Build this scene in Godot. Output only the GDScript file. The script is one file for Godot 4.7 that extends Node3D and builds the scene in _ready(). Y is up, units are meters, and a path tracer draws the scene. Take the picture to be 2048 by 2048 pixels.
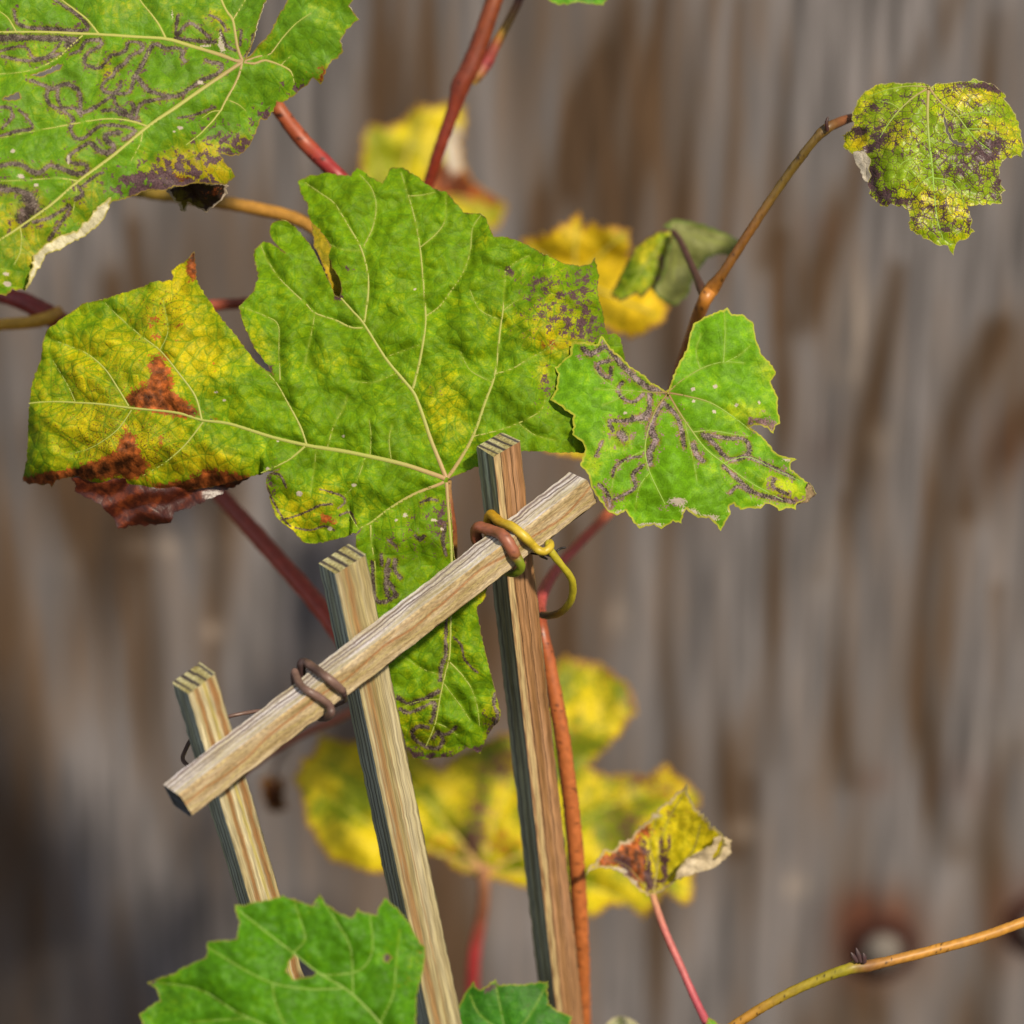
extends Node3D
# Grape leaves on a small stick trellis in front of a weathered board wall. Metres, y up.

const F := 7680.0            # focal length in units of a 2048-high picture
const HALF := 1024.0
const TONE := 0.75           # from the look of a sunlit surface to its base colour (sRGB factor)
var cam: Transform3D
var used := {}
var mats := {}

# ---------------------------------------------------------------- helpers
func at(x: float, y: float, d: float) -> Vector3:
	return cam * Vector3((x - HALF) / F * d, -(y - HALF) / F * d, -d)

func view(v: Vector3) -> Vector3:
	return (cam.basis * v).normalized()

func hit(x: float, y: float, p: Vector3, n: Vector3) -> Vector3:
	var r := cam.basis * Vector3((x - HALF) / F, -(y - HALF) / F, -1.0)
	return cam.origin + r * (n.dot(p - cam.origin) / n.dot(r))

func numbered(called: String) -> String:
	var k: int = used.get(called, -1) + 1
	used[called] = k
	return called if k == 0 else "%s_%03d" % [called, k]

func thing(called: String, label: String, category: String, where: Vector3, group := "") -> Node3D:
	var o := Node3D.new()
	o.name = numbered(called)
	add_child(o)
	o.position = where
	o.set_meta("label", label)
	o.set_meta("category", category)
	if group: o.set_meta("group", group)
	return o

# a mesh given in world space becomes a child of `parent`; its node sits at the parent's place
func part(called: String, mesh: Mesh, parent: Node3D, label := "") -> MeshInstance3D:
	var m := MeshInstance3D.new()
	m.mesh = mesh
	var taken := {}
	for c in parent.get_children(): taken[str(c.name)] = true
	var nm := called
	var k := 1
	while taken.has(nm):
		nm = "%s_%03d" % [called, k]
		k += 1
	m.name = nm
	parent.add_child(m, true)
	if label: m.set_meta("label", label)
	return m

func pts(a: Array) -> PackedVector2Array:
	var o := PackedVector2Array()
	for i in range(0, a.size() - 1, 2): o.append(Vector2(a[i], a[i + 1]))
	return o

func tone(r: float, g: float, b: float) -> Color:   # sRGB base colour
	return Color(r / 255.0 * TONE, g / 255.0 * TONE, b / 255.0 * TONE)

func lin(c: Array) -> Color:                         # linear base colour for vertex colours
	return tone(c[0], c[1], c[2]).srgb_to_linear()

func mat(c: Color, rough := 0.6, spec := 0.4) -> StandardMaterial3D:
	var m := StandardMaterial3D.new()
	m.albedo_color = c
	m.roughness = rough
	m.metallic_specular = spec
	m.cull_mode = BaseMaterial3D.CULL_DISABLED
	return m

func vmat(rough := 0.5, spec := 0.5) -> StandardMaterial3D:
	var k := "v%.2f_%.2f" % [rough, spec]
	if not mats.has(k):
		var m := mat(Color.WHITE, rough, spec)
		m.vertex_color_use_as_albedo = true
		mats[k] = m
	return mats[k]

func noise(sd: int, freq: float, kind := FastNoiseLite.TYPE_SIMPLEX_SMOOTH, oct := 1) -> FastNoiseLite:
	var n := FastNoiseLite.new()
	n.seed = sd
	n.frequency = freq
	n.noise_type = kind
	n.fractal_type = FastNoiseLite.FRACTAL_FBM if oct > 1 else FastNoiseLite.FRACTAL_NONE
	n.fractal_octaves = oct
	return n

func cells(sd: int, freq: float, warp := 0.0) -> FastNoiseLite:
	var n := noise(sd, freq, FastNoiseLite.TYPE_CELLULAR)
	n.cellular_distance_function = FastNoiseLite.DISTANCE_EUCLIDEAN
	n.cellular_return_type = FastNoiseLite.RETURN_DISTANCE2_SUB
	n.cellular_jitter = 0.9
	if warp > 0.0:
		n.domain_warp_enabled = true
		n.domain_warp_amplitude = warp
		n.domain_warp_frequency = freq * 0.7
		n.domain_warp_fractal_type = FastNoiseLite.DOMAIN_WARP_FRACTAL_NONE
	return n

func bytes(n: FastNoiseLite, w: int, h: int) -> PackedByteArray:
	var im := n.get_image(w, h, false, false, true)
	im.convert(Image.FORMAT_L8)
	return im.get_data()

func tex(im: Image) -> ImageTexture:
	return ImageTexture.create_from_image(im)

# Catmull-Rom through points, resampled about every `step`
func smooth2(p: PackedVector2Array, step: float) -> PackedVector2Array:
	var o := PackedVector2Array()
	var n := p.size()
	for i in n - 1:
		var a := p[maxi(i - 1, 0)]
		var b := p[i]
		var c := p[i + 1]
		var d := p[mini(i + 2, n - 1)]
		var k := maxi(1, int(ceil(b.distance_to(c) / step)))
		for j in k: o.append(b.cubic_interpolate(c, a, d, float(j) / k))
	o.append(p[n - 1])
	return o

# ---------------------------------------------------------------- leaf sheets
class Sheet:
	var xf: Transform3D
	var eye: Vector3
	var look: Basis
	var S: float
	var J: Vector2
	var hf: Callable
	var n1: FastNoiseLite
	var n2: FastNoiseLite
	var na := 0.0
	var nb := 0.0
	var low := PackedFloat32Array()
	var lw := 0
	var lh := 0
	var l0: Vector2
	var ls := 0.25
	var quilt := 0.0
	func h(p: Vector2) -> float:                     # height over the leaf's own plane, in sheet units
		var v: float = hf.call(p.x + J.x, p.y + J.y)
		v += n1.get_noise_2dv(p) * na + n2.get_noise_2dv(p) * nb
		if lw > 0:
			var q := (p - l0) * ls
			var x := clampi(int(q.x), 0, lw - 2)
			var y := clampi(int(q.y), 0, lh - 2)
			var fx := clampf(q.x - x, 0.0, 1.0)
			var fy := clampf(q.y - y, 0.0, 1.0)
			var i := y * lw + x
			var g := lerpf(lerpf(low[i], low[i + 1], fx), lerpf(low[i + lw], low[i + lw + 1], fx), fy)
			v += quilt * (1.0 - exp(-g / 13.0))
		return v
	func flat(px: Vector2, off: float) -> Vector2:   # where that line of sight meets the plane raised by off
		var r := look * Vector3((px.x - 1024.0) / 7680.0, -(px.y - 1024.0) / 7680.0, -1.0)
		var t := (off * S - eye.z) / r.z
		return Vector2((eye.x + r.x * t) / S, -(eye.y + r.y * t) / S)
	func L(px: Vector2) -> Vector2:
		var p := flat(px, 0.0)
		if lw > 0 or na > 0.0:
			for k in 3: p = flat(px, h(p))
		return p
	func at(p: Vector2, lift := 0.0) -> Vector3:
		return Vector3(p.x * S, -p.y * S, (h(p) + lift) * S)

# distance stamps: dist to a polyline into a field of w x h texels
func stamp(fld: PackedFloat32Array, w: int, h: int, line: PackedVector2Array, r: float, scale := 1.0) -> void:
	for s in line.size() - 1:
		var a := line[s]
		var b := line[s + 1]
		var ab := b - a
		var l2 := maxf(ab.length_squared(), 1e-6)
		var x0 := maxi(0, int(minf(a.x, b.x) - r))
		var x1 := mini(w - 1, int(maxf(a.x, b.x) + r) + 1)
		var y0 := maxi(0, int(minf(a.y, b.y) - r))
		var y1 := mini(h - 1, int(maxf(a.y, b.y) + r) + 1)
		for y in range(y0, y1 + 1):
			var i := y * w + x0
			for x in range(x0, x1 + 1):
				var px := x - a.x
				var py := y - a.y
				var t := clampf((px * ab.x + py * ab.y) / l2, 0.0, 1.0)
				px -= ab.x * t
				py -= ab.y * t
				var d := sqrt(px * px + py * py) * scale
				if d < fld[i]: fld[i] = d
				i += 1

func blob(fld: PackedFloat32Array, w: int, h: int, c: Vector2, rx: float, ry: float, amp: float) -> void:
	for y in range(maxi(0, int(c.y - ry * 2)), mini(h, int(c.y + ry * 2) + 1)):
		for x in range(maxi(0, int(c.x - rx * 2)), mini(w, int(c.x + rx * 2) + 1)):
			var u := (x - c.x) / rx
			var v := (y - c.y) / ry
			var q := u * u + v * v
			if q < 4.0: fld[y * w + x] += amp * exp(-q)

func filled(n: int, v: float) -> PackedFloat32Array:
	var a := PackedFloat32Array()
	a.resize(n)
	a.fill(v)
	return a

func all_veins(list: Array, out: Array) -> void:
	for v in list:
		out.append(v)
		if v.size() > 3: all_veins(v[3], out)

# Builds a blade (upper face, under face, rim) with its veins under `parent`.
# c: j, d, rx, ry (deg), out, holes, veins [w0,w1,[pts],[side veins]], hf, na, nb, quilt, step, f, and the look (see paint)
func sheet(parent: Node3D, c: Dictionary) -> Sheet:
	var s := Sheet.new()
	var j: Array = c.j
	var d: float = c.d
	s.J = Vector2(j[0], j[1])
	s.S = d / F
	s.xf = Transform3D(cam.basis * Basis.from_euler(Vector3(deg_to_rad(c.get("rx", 0.0)), deg_to_rad(c.get("ry", 0.0)), 0.0)), at(s.J.x, s.J.y, d))
	var inv := s.xf.affine_inverse()
	s.eye = inv * cam.origin
	s.look = inv.basis * cam.basis
	s.hf = c.get("hf", func(_x, _y): return 0.0)
	var sd: int = c.get("seed", 1)
	s.n1 = noise(sd, 0.011)
	s.n2 = noise(sd + 7, 0.035)
	var veins: Array = []
	all_veins(c.get("veins", []), veins)
	var src := pts(c.out)
	# a coarse distance-to-vein field gives the quilted relief between the veins
	var lo := Vector2(1e9, 1e9)
	var hi := -lo
	for p in src:
		var q := s.flat(p, 0.0)
		lo = lo.min(q)
		hi = hi.max(q)
	lo -= Vector2(24, 24)
	hi += Vector2(24, 24)
	if veins.size() and c.get("quilt", 0.0) != 0.0:
		s.l0 = lo
		var w := int((hi.x - lo.x) * s.ls) + 2
		var h := int((hi.y - lo.y) * s.ls) + 2
		var fld := filled(w * h, 60.0)
		for v in veins:
			var ln := PackedVector2Array()
			for p in pts(v[2]): ln.append((s.flat(p, 0.0) - lo) * s.ls)
			stamp(fld, w, h, ln, 16.0, 1.0 / s.ls)
		s.low = fld
		s.lw = w
		s.lh = h
		s.quilt = c.quilt
	s.na = c.get("na", 5.0)
	s.nb = c.get("nb", 1.5)
	# outline on the sheet, with a fine ragged edge
	var rough: float = c.get("rag", 1.2)
	var rn := noise(sd + 3, 0.11)
	var rn2 := noise(sd + 4, 0.4)
	var outline := PackedVector2Array()
	var holes: Array = []
	var loops := [src]
	for hl in c.get("holes", []): loops.append(pts(hl))
	for li in loops.size():
		var lp: PackedVector2Array = loops[li]
		var o := PackedVector2Array()
		for i in lp.size():
			var a := s.L(lp[i])
			var b := s.L(lp[(i + 1) % lp.size()])
			var k := maxi(1, int(a.distance_to(b) / 5.0))
			var nn := (b - a).orthogonal().normalized()
			for m in k:
				var q := a.lerp(b, float(m) / k)
				o.append(q + nn * ((rn.get_noise_2dv(q) * 1.6 + rn2.get_noise_2dv(q)) * rough))
		if li == 0: outline = o
		else: holes.append(o)
	lo = Vector2(1e9, 1e9)
	hi = -lo
	for p in outline:
		lo = lo.min(p)
		hi = hi.max(p)
	lo -= Vector2(6, 6)
	hi += Vector2(6, 6)
	var m := ArrayMesh.new()
	blade_mesh(s, m, outline, holes, lo, hi, c.get("step", 6.0))
	var front := paint(s, c, outline, holes, veins, lo, hi)
	m.surface_set_material(0, front)
	m.surface_set_material(1, back_mat(c.get("under", [150, 165, 95])))
	m.surface_set_material(2, back_mat(c.get("rim", [176, 170, 92])))
	var blade := part(c.get("called", "blade"), m, parent, c.get("label", ""))
	blade.transform = parent.transform.affine_inverse() * s.xf
	for v in c.get("veins", []):
		var vn := part("vein", vein_mesh(s, v, c), parent)
		vn.transform = blade.transform
		if v.size() > 3:
			for k in v[3]:
				part("side_vein", vein_mesh(s, k, c), vn)
	return s

func back_mat(c: Array) -> StandardMaterial3D:
	var k := "b%d_%d_%d" % c
	if not mats.has(k):
		var m := mat(tone(c[0], c[1], c[2]), 0.75, 0.25)
		m.backlight_enabled = true
		m.backlight = Color(0.25, 0.25, 0.25)
		mats[k] = m
	return mats[k]

func blade_mesh(s: Sheet, m: ArrayMesh, outline: PackedVector2Array, holes: Array, lo: Vector2, hi: Vector2, g: float) -> void:
	var nx := int(ceil((hi.x - lo.x) / g))
	var ny := int(ceil((hi.y - lo.y) / g))
	var cut := PackedByteArray()
	cut.resize(nx * ny)
	for lp in [outline] + holes:
		for i in lp.size():
			var a: Vector2 = lp[i]
			var b: Vector2 = lp[(i + 1) % lp.size()]
			var k := maxi(2, int(a.distance_to(b) / (g * 0.12)))
			for q in k + 1:
				var p := (a.lerp(b, float(q) / k) - lo) / g
				cut[clampi(int(p.y), 0, ny - 1) * nx + clampi(int(p.x), 0, nx - 1)] = 1
	var index := {}
	var flat := PackedVector2Array()
	var tri := PackedInt32Array()
	for cy in ny:
		for cx in nx:
			var o := lo + Vector2(cx, cy) * g
			var sq := PackedVector2Array([o, o + Vector2(g, 0), o + Vector2(g, g), o + Vector2(0, g)])
			var polys: Array = []
			if cut[cy * nx + cx]:
				polys = Geometry2D.intersect_polygons(outline, sq)
				for hl in holes:
					var rest: Array = []
					for p in polys: rest += Geometry2D.clip_polygons(p, hl)
					polys = rest
			elif Geometry2D.is_point_in_polygon(o + Vector2(g, g) * 0.5, outline):
				var inside := true
				for hl in holes:
					if Geometry2D.is_point_in_polygon(o + Vector2(g, g) * 0.5, hl): inside = false
				if inside: polys = [sq]
			for p in polys:
				var id := PackedInt32Array()
				for v in p:
					var key := Vector2i((v * 8.0).round())
					if not index.has(key):
						index[key] = flat.size()
						flat.append(v)
					id.append(index[key])
				if p.size() == 4 and not cut[cy * nx + cx]:
					tri.append_array([id[0], id[1], id[2], id[0], id[2], id[3]])
				else:
					var t := Geometry2D.triangulate_polygon(p)
					for q in range(0, t.size(), 3):
						var ia := id[t[q]]
						var ib := id[t[q + 1]]
						var ic := id[t[q + 2]]
						if ia == ib or ib == ic or ia == ic: continue
						if (flat[ib] - flat[ia]).cross(flat[ic] - flat[ia]) > 0.0: tri.append_array([ia, ib, ic])
						else: tri.append_array([ia, ic, ib])
	var n := flat.size()
	var pos := PackedVector3Array()
	var nor := PackedVector3Array()
	var uv := PackedVector2Array()
	pos.resize(n)
	nor.resize(n)
	uv.resize(n)
	for i in n:
		pos[i] = s.at(flat[i])
		uv[i] = (flat[i] - lo) / (hi - lo)
	var edges := {}
	for t in range(0, tri.size(), 3):
		var ia := tri[t]
		var ib := tri[t + 1]
		var ic := tri[t + 2]
		var fn := (pos[ic] - pos[ia]).cross(pos[ib] - pos[ia])
		nor[ia] += fn
		nor[ib] += fn
		nor[ic] += fn
		for e in [Vector2i(ia, ib), Vector2i(ib, ic), Vector2i(ic, ia)]:
			var rev := Vector2i(e.y, e.x)
			if edges.has(rev): edges.erase(rev)
			else: edges[e] = true
	for i in n: nor[i] = nor[i].normalized()
	var thick := 1.6 * s.S
	var bpos := PackedVector3Array()
	var bnor := PackedVector3Array()
	bpos.resize(n)
	bnor.resize(n)
	for i in n:
		bpos[i] = pos[i] - nor[i] * thick
		bnor[i] = -nor[i]
	var btri := PackedInt32Array()
	btri.resize(tri.size())
	for t in range(0, tri.size(), 3):
		btri[t] = tri[t]
		btri[t + 1] = tri[t + 2]
		btri[t + 2] = tri[t + 1]
	add(m, pos, nor, uv, tri)
	add(m, bpos, bnor, uv, btri)
	var rp := PackedVector3Array()
	var rt := PackedInt32Array()
	var ru := PackedVector2Array()
	var rr := PackedVector3Array()
	for e in edges:
		var k := rp.size()
		var side: Vector3 = nor[e.x].cross(pos[e.y] - pos[e.x]).normalized()
		rp.append_array([pos[e.x], pos[e.y], bpos[e.y], bpos[e.x]])
		rr.append_array([side, side, side, side])
		ru.append_array([uv[e.x], uv[e.y], uv[e.y], uv[e.x]])
		rt.append_array([k, k + 2, k + 1, k, k + 3, k + 2])
	add(m, rp, rr, ru, rt)

func add(m: ArrayMesh, p: PackedVector3Array, n: PackedVector3Array, u: PackedVector2Array, t: PackedInt32Array, col := PackedColorArray()) -> void:
	var a := []
	a.resize(Mesh.ARRAY_MAX)
	a[Mesh.ARRAY_VERTEX] = p
	a[Mesh.ARRAY_NORMAL] = n
	if u.size(): a[Mesh.ARRAY_TEX_UV] = u
	if col.size(): a[Mesh.ARRAY_COLOR] = col
	a[Mesh.ARRAY_INDEX] = t
	m.add_surface_from_arrays(Mesh.PRIMITIVE_TRIANGLES, a)

# a raised rib that lies on the blade
func vein_mesh(s: Sheet, v: Array, c: Dictionary) -> ArrayMesh:
	var ln := smooth2(pts(v[2]), 7.0)
	var n := ln.size()
	var p := PackedVector3Array()
	var nr := PackedVector3Array()
	var t := PackedInt32Array()
	var cl := PackedColorArray()
	var q := PackedVector2Array()
	for x in ln: q.append(s.L(x))
	var base: Array = c.get("vein", [188, 180, 98])
	var root: Array = c.get("root", base)
	var ca := lin(base)
	var cb := lin(root)
	var cc := lin(c.get("veintip", [150, 175, 60]))
	var sides := 4
	for i in n:
		var f := float(i) / (n - 1)
		var r: float = lerpf(v[0], v[1], f) * 0.4
		var dir := (q[mini(i + 1, n - 1)] - q[maxi(i - 1, 0)]).normalized()
		var o := dir.orthogonal()
		for k in sides + 1:
			var an := PI * k / sides
			var off := o * (cos(an) * r)
			var up := sin(an) * r * 0.55 - 0.12 * r
			var b := s.at(q[i] + off, up)
			p.append(b)
			var nv := Vector3(off.x, -off.y, 0) / maxf(r, 0.01) + Vector3(0, 0, sin(an) * 1.2 + 0.2)
			nr.append(nv.normalized())
			cl.append(cb.lerp(ca, clampf(s.J.distance_to(ln[i]) / 130.0, 0.0, 1.0)).lerp(cc, clampf((3.2 - r * 2.0) / 2.6, 0.0, 0.85)))
	for i in n - 1:
		for k in sides:
			var a := i * (sides + 1) + k
			t.append_array([a, a + sides + 1, a + sides + 2, a, a + sides + 2, a + 1])
	var m := ArrayMesh.new()
	add(m, p, nr, PackedVector2Array(), t, cl)
	m.surface_set_material(0, vmat(0.5, 0.35))
	return m

# small cross-veins: they leave the larger veins on both sides and run until they meet another
func ladders(TD: PackedFloat32Array, VD: PackedFloat32Array, w: int, h: int, veins: Array, s: Sheet, lo: Vector2, f: float, gap: float, sd: int) -> void:
	var rng := RandomNumberGenerator.new()
	rng.seed = sd * 31 + 5
	for v in veins:
		var ln := PackedVector2Array()
		for p in smooth2(pts(v[2]), 6.0): ln.append((s.L(p) - lo) * f)
		var run := 0.0
		var next := gap * f * rng.randf_range(0.4, 1.0)
		for i in range(1, ln.size()):
			run += ln[i].distance_to(ln[i - 1])
			if run < next: continue
			next = run + gap * f * rng.randf_range(0.6, 1.35)
			var dir := (ln[i] - ln[i - 1]).normalized()
			for side in [-1.0, 1.0]:
				var p := ln[i]
				var a := dir.rotated(side * rng.randf_range(0.95, 1.35))
				var path := PackedVector2Array([p])
				var bend := rng.randf_range(-0.05, 0.05)
				for k in 22:
					a = a.rotated(bend + rng.randf_range(-0.13, 0.13))
					p += a * 3.2
					var x := int(p.x)
					var y := int(p.y)
					if x < 1 or y < 1 or x >= w - 1 or y >= h - 1: break
					path.append(p)
					if k > 3 and (VD[y * w + x] < 2.0 or TD[y * w + x] < 1.6): break
				stamp(TD, w, h, path, 4.0 * f + 1.0, 1.0 / f)

# The blade's colour and fine relief: tissue between veins, net of small veins, ageing, mines of leaf miners, scorch.
func paint(s: Sheet, c: Dictionary, outline: PackedVector2Array, holes: Array, veins: Array, lo: Vector2, hi: Vector2) -> StandardMaterial3D:
	var f: float = c.get("f", 0.8)
	var w := int((hi.x - lo.x) * f) + 1
	var h := int((hi.y - lo.y) * f) + 1
	var sd: int = c.get("seed", 1) * 13
	var cs: float = c.get("cell", 26.0) * f      # size of the fields between small veins, in texels
	var N1 := bytes(noise(sd, 0.009 / f, FastNoiseLite.TYPE_SIMPLEX_SMOOTH, 3), w, h)
	var N2 := bytes(noise(sd + 1, 0.05 / f, FastNoiseLite.TYPE_SIMPLEX_SMOOTH, 3), w, h)
	var N3 := bytes(noise(sd + 2, 0.22 / f, FastNoiseLite.TYPE_SIMPLEX_SMOOTH, 3), w, h)
	var C1 := bytes(cells(sd + 3, 1.0 / cs, cs * 0.35), w, h)
	var C2 := bytes(cells(sd + 4, 2.9 / cs, 0.0), w, h)
	var cvn := cells(sd + 3, 1.0 / cs, cs * 0.35)
	cvn.cellular_return_type = FastNoiseLite.RETURN_CELL_VALUE
	var CV := bytes(cvn, w, h)
	var n := w * h
	var VD := filled(n, 40.0)
	var ED := filled(n, 20.0)
	var MD := filled(n, 9.0)
	var YF := filled(n, 0.0)
	var BF := filled(n, 0.0)
	var PF := filled(n, 0.0)
	var WF := filled(n, 0.0)
	var SF := filled(n, 0.0)
	for v in veins:
		var ln := PackedVector2Array()
		for p in smooth2(pts(v[2]), 14.0): ln.append((s.L(p) - lo) * f)
		stamp(VD, w, h, ln, 22.0, 1.0)
	var TD := filled(n, 9.0)
	ladders(TD, VD, w, h, veins, s, lo, f, c.get("rungs", 27.0), sd)
	for lp in [outline] + holes:
		var ln := PackedVector2Array()
		for p in lp: ln.append((p - lo) * f)
		ln.append(ln[0])
		stamp(ED, w, h, ln, 16.0, 1.0 / f)
	for mn in c.get("mines", []):
		var ln := PackedVector2Array()
		for p in smooth2(pts(mn[1]), 9.0): ln.append((s.L(p) - lo) * f)
		var r: float = mn[0] * 0.42 * f
		stamp(MD, w, h, ln, r * 2.0 + 2.0, 1.0 / r)
	for q in [["yellow", YF], ["brown", BF], ["purple", PF], ["pale", WF], ["speckle", SF]]:
		for b in c.get(q[0], []):
			blob(q[1], w, h, (s.L(Vector2(b[0], b[1])) - lo) * f, b[2] * f, b[3] * f, b[4])
	var g0: Array = c.get("green", [104, 158, 24])
	var y0: Array = c.get("gold", [196, 182, 32])
	var v0: Array = c.get("netcol", [86, 132, 30])
	var b0: Array = c.get("scorch", [128, 62, 24])
	var p0: Array = c.get("purplecol", [84, 62, 66])
	var e0: Array = c.get("edge", [150, 120, 60])
	var ybase: float = c.get("aged", 0.15)
	var ky: float = c.get("mottle", 0.7)
	var net: float = c.get("net", 0.5)
	var cellw: float = c.get("cellw", 0.75)
	var rungw: float = c.get("rungw", 0.85)
	var spread: float = c.get("mine_spread", 0.0)
	var grain: float = c.get("grain", 0.22)
	var dots: float = c.get("dots", 0.0)
	var edge_w: float = c.get("edge_w", 2.0)
	var pnet: float = c.get("purple_net", 0.0)
	var pbreak: float = c.get("purple_break", 1.25)
	var mine: Array = c.get("minecol", [150, 132, 128])
	var T := TONE
	var out := PackedByteArray()
	out.resize(n * 3)
	var rel := PackedByteArray()
	rel.resize(n)
	var lut := PackedFloat32Array()
	for i in 64: lut.append(exp(-i / (7.0 * f)))
	for i in n:
		var e1 := N1[i] * 0.003922 - 0.5
		var e2 := N2[i] * 0.003922 - 0.5
		var e3 := N3[i] * 0.003922 - 0.5
		var vd := VD[i]
		var vg := lut[int(vd)]
		var td := clampf(1.0 - TD[i] * 0.36, 0.0, 1.0)
		var k1 := maxf(clampf(1.0 - C1[i] * 0.03, 0.0, 1.0) * cellw, td * rungw)
		var k2 := clampf(1.0 - C2[i] * 0.021, 0.0, 1.0)
		var cv := CV[i] * 0.003922 - 0.5
		var t := clampf(ybase + YF[i] + e1 * ky + e2 * ky * 0.8 + cv * 0.09 + e3 * grain - vg * 0.22 - k1 * 0.18, 0.0, 1.0)
		t = t * t * (3.0 - 2.0 * t)
		var r: float = g0[0] + (y0[0] - g0[0]) * t
		var g: float = g0[1] + (y0[1] - g0[1]) * t
		var b: float = g0[2] + (y0[2] - g0[2]) * t
		var kk := net * maxf(k1, k2 * 0.45)
		r += (v0[0] - r) * kk
		g += (v0[1] - g) * kk
		b += (v0[2] - b) * kk
		var m := 1.0 + e2 * 0.2 + e3 * 0.22 + e1 * 0.16 + cv * 0.11
		r *= m
		g *= m
		b *= m
		var hh := 130.0 + 60.0 * minf(1.0, C1[i] * 0.011) - 60.0 * k1 - 24.0 * k2 + e3 * 36.0 + cv * 24.0
		if vd < 5.0 * f:
			var q := 1.0 - vd / (5.0 * f)
			r += (168.0 - r) * q * 0.35
			g += (178.0 - g) * q * 0.35
			b += (70.0 - b) * q * 0.35
			hh -= 40.0 * q
		# small dead specks
		var sp := clampf((e3 * 1.5 + e2 * 0.35 + SF[i] + dots - 0.5) * 5.0, 0.0, 1.0)
		if sp > 0.0:
			sp *= 0.8
			r += (78.0 - r) * sp
			g += (52.0 - g) * sp
			b += (34.0 - b) * sp
		# scorched brown
		var bm := clampf((BF[i] + e2 * 0.9 + e3 * 0.8 - 0.52 - k1 * 0.12) * 5.0, 0.0, 1.0) if BF[i] > 0.02 else 0.0
		if bm > 0.0:
			var q := 1.0 + e2 * 1.1 + e3 * 0.4 + e1 * 0.6 - clampf(BF[i] - 1.2, 0.0, 0.5) * 0.5
			r += (b0[0] * q - r) * bm
			g += (b0[1] * q - g) * bm
			b += (b0[2] * q - b) * bm
			hh -= 22.0 * bm
		var pf := PF[i]
		if spread > 0.0 and MD[i] < 5.0: pf += spread * exp(-MD[i] * MD[i] * 0.16)
		# dark purple decay, that follows the net of veins
		var pm := clampf((pf * 0.85 + e2 * pbreak + e3 * 1.0 - 0.52 + (maxf(k1, k2) * pnet)) * 7.0, 0.0, 1.0) if pf > 0.02 else 0.0
		if pm > 0.0:
			var q := 1.0 + e3 * 0.9 + e2 * 0.4
			r += (p0[0] * q - r) * pm
			g += (p0[1] * q - g) * pm
			b += (p0[2] * q - b) * pm
			hh -= 28.0 * pm
		# mines
		var md := MD[i] * 1.08 + e3 * 1.1 + e2 * 0.75 + e1 * 0.4
		if md < 1.0:
			var q := clampf((1.0 - md) * 3.0, 0.0, 0.95)
			var fl := clampf(0.46 + e3 * 1.5 + e2 * 1.2 + cv * 0.5, 0.0, 1.0)
			r += (lerpf(62.0, mine[0], fl) - r) * q
			g += (lerpf(48.0, mine[1], fl) - g) * q
			b += (lerpf(46.0, mine[2], fl) - b) * q
			hh += e3 * 50.0 * q
		elif md < 1.9 and MD[i] < 2.2:                # yellowed halo of a mine
			var q := (1.9 - md) * 0.5
			r += (150.0 - r) * q
			g += (130.0 - g) * q
			b += (20.0 - b) * q
		# bleached patches
		var wm := clampf((WF[i] + e3 * 0.6 - 0.45) * 6.0, 0.0, 1.0) if WF[i] > 0.02 else 0.0
		if wm > 0.0:
			r += (206.0 - r) * wm
			g += (194.0 - g) * wm
			b += (176.0 - b) * wm
		var ed := ED[i] + e2 * 3.0 + e3 * 2.0
		if ed < edge_w:
			var q := clampf((edge_w - ed) * 0.6, 0.0, 0.85)
			r += (e0[0] - r) * q
			g += (e0[1] - g) * q
			b += (e0[2] - b) * q
		out[i * 3] = clampi(int(r * T), 0, 255)
		out[i * 3 + 1] = clampi(int(g * T), 0, 255)
		out[i * 3 + 2] = clampi(int(b * T), 0, 255)
		rel[i] = clampi(int(hh), 0, 255)
	var mt := StandardMaterial3D.new()
	mt.cull_mode = BaseMaterial3D.CULL_DISABLED
	mt.albedo_texture = tex(Image.create_from_data(w, h, false, Image.FORMAT_RGB8, out))
	mt.heightmap_enabled = true
	mt.heightmap_texture = tex(Image.create_from_data(w, h, false, Image.FORMAT_L8, rel))
	mt.heightmap_scale = c.get("relief", 0.05) * 0.5
	mt.roughness = c.get("rough", 0.55)
	mt.metallic_specular = c.get("spec", 0.4) * 0.65
	mt.texture_repeat = false
	var bl: float = c.get("backlight", 0.3)
	mt.backlight_enabled = bl > 0.0
	mt.backlight = Color(bl, bl, bl * 0.8)
	return mt

# ---------------------------------------------------------------- stems, canes, tendrils
# knots: [x, y, depth, width in picture units, colour index]; cols: list of colours. Width is turned into metres at that depth.
func stem_mesh(knots: Array, cols: Array, opt := {}) -> ArrayMesh:
	var p3 := PackedVector3Array()
	var rad := PackedFloat32Array()
	var ci := PackedFloat32Array()
	for k in knots:                      # depth 0: the knot lies on the cross bar, depth < 0: that much behind its surface
		var p := at(k[0], k[1], k[2]) if k[2] > 0.5 else on_bar(k[0], k[1], k[3] * 0.5 * 1.25 / F * 0.8 + k[2])
		p3.append(p)
		rad.append(k[3] * 0.5 * 1.25 / F if k[2] < 0.5 else k[3] * 0.5 * k[2] / F)
		ci.append(k[4])
	return tube(p3, rad, ci, cols, opt)

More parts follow.
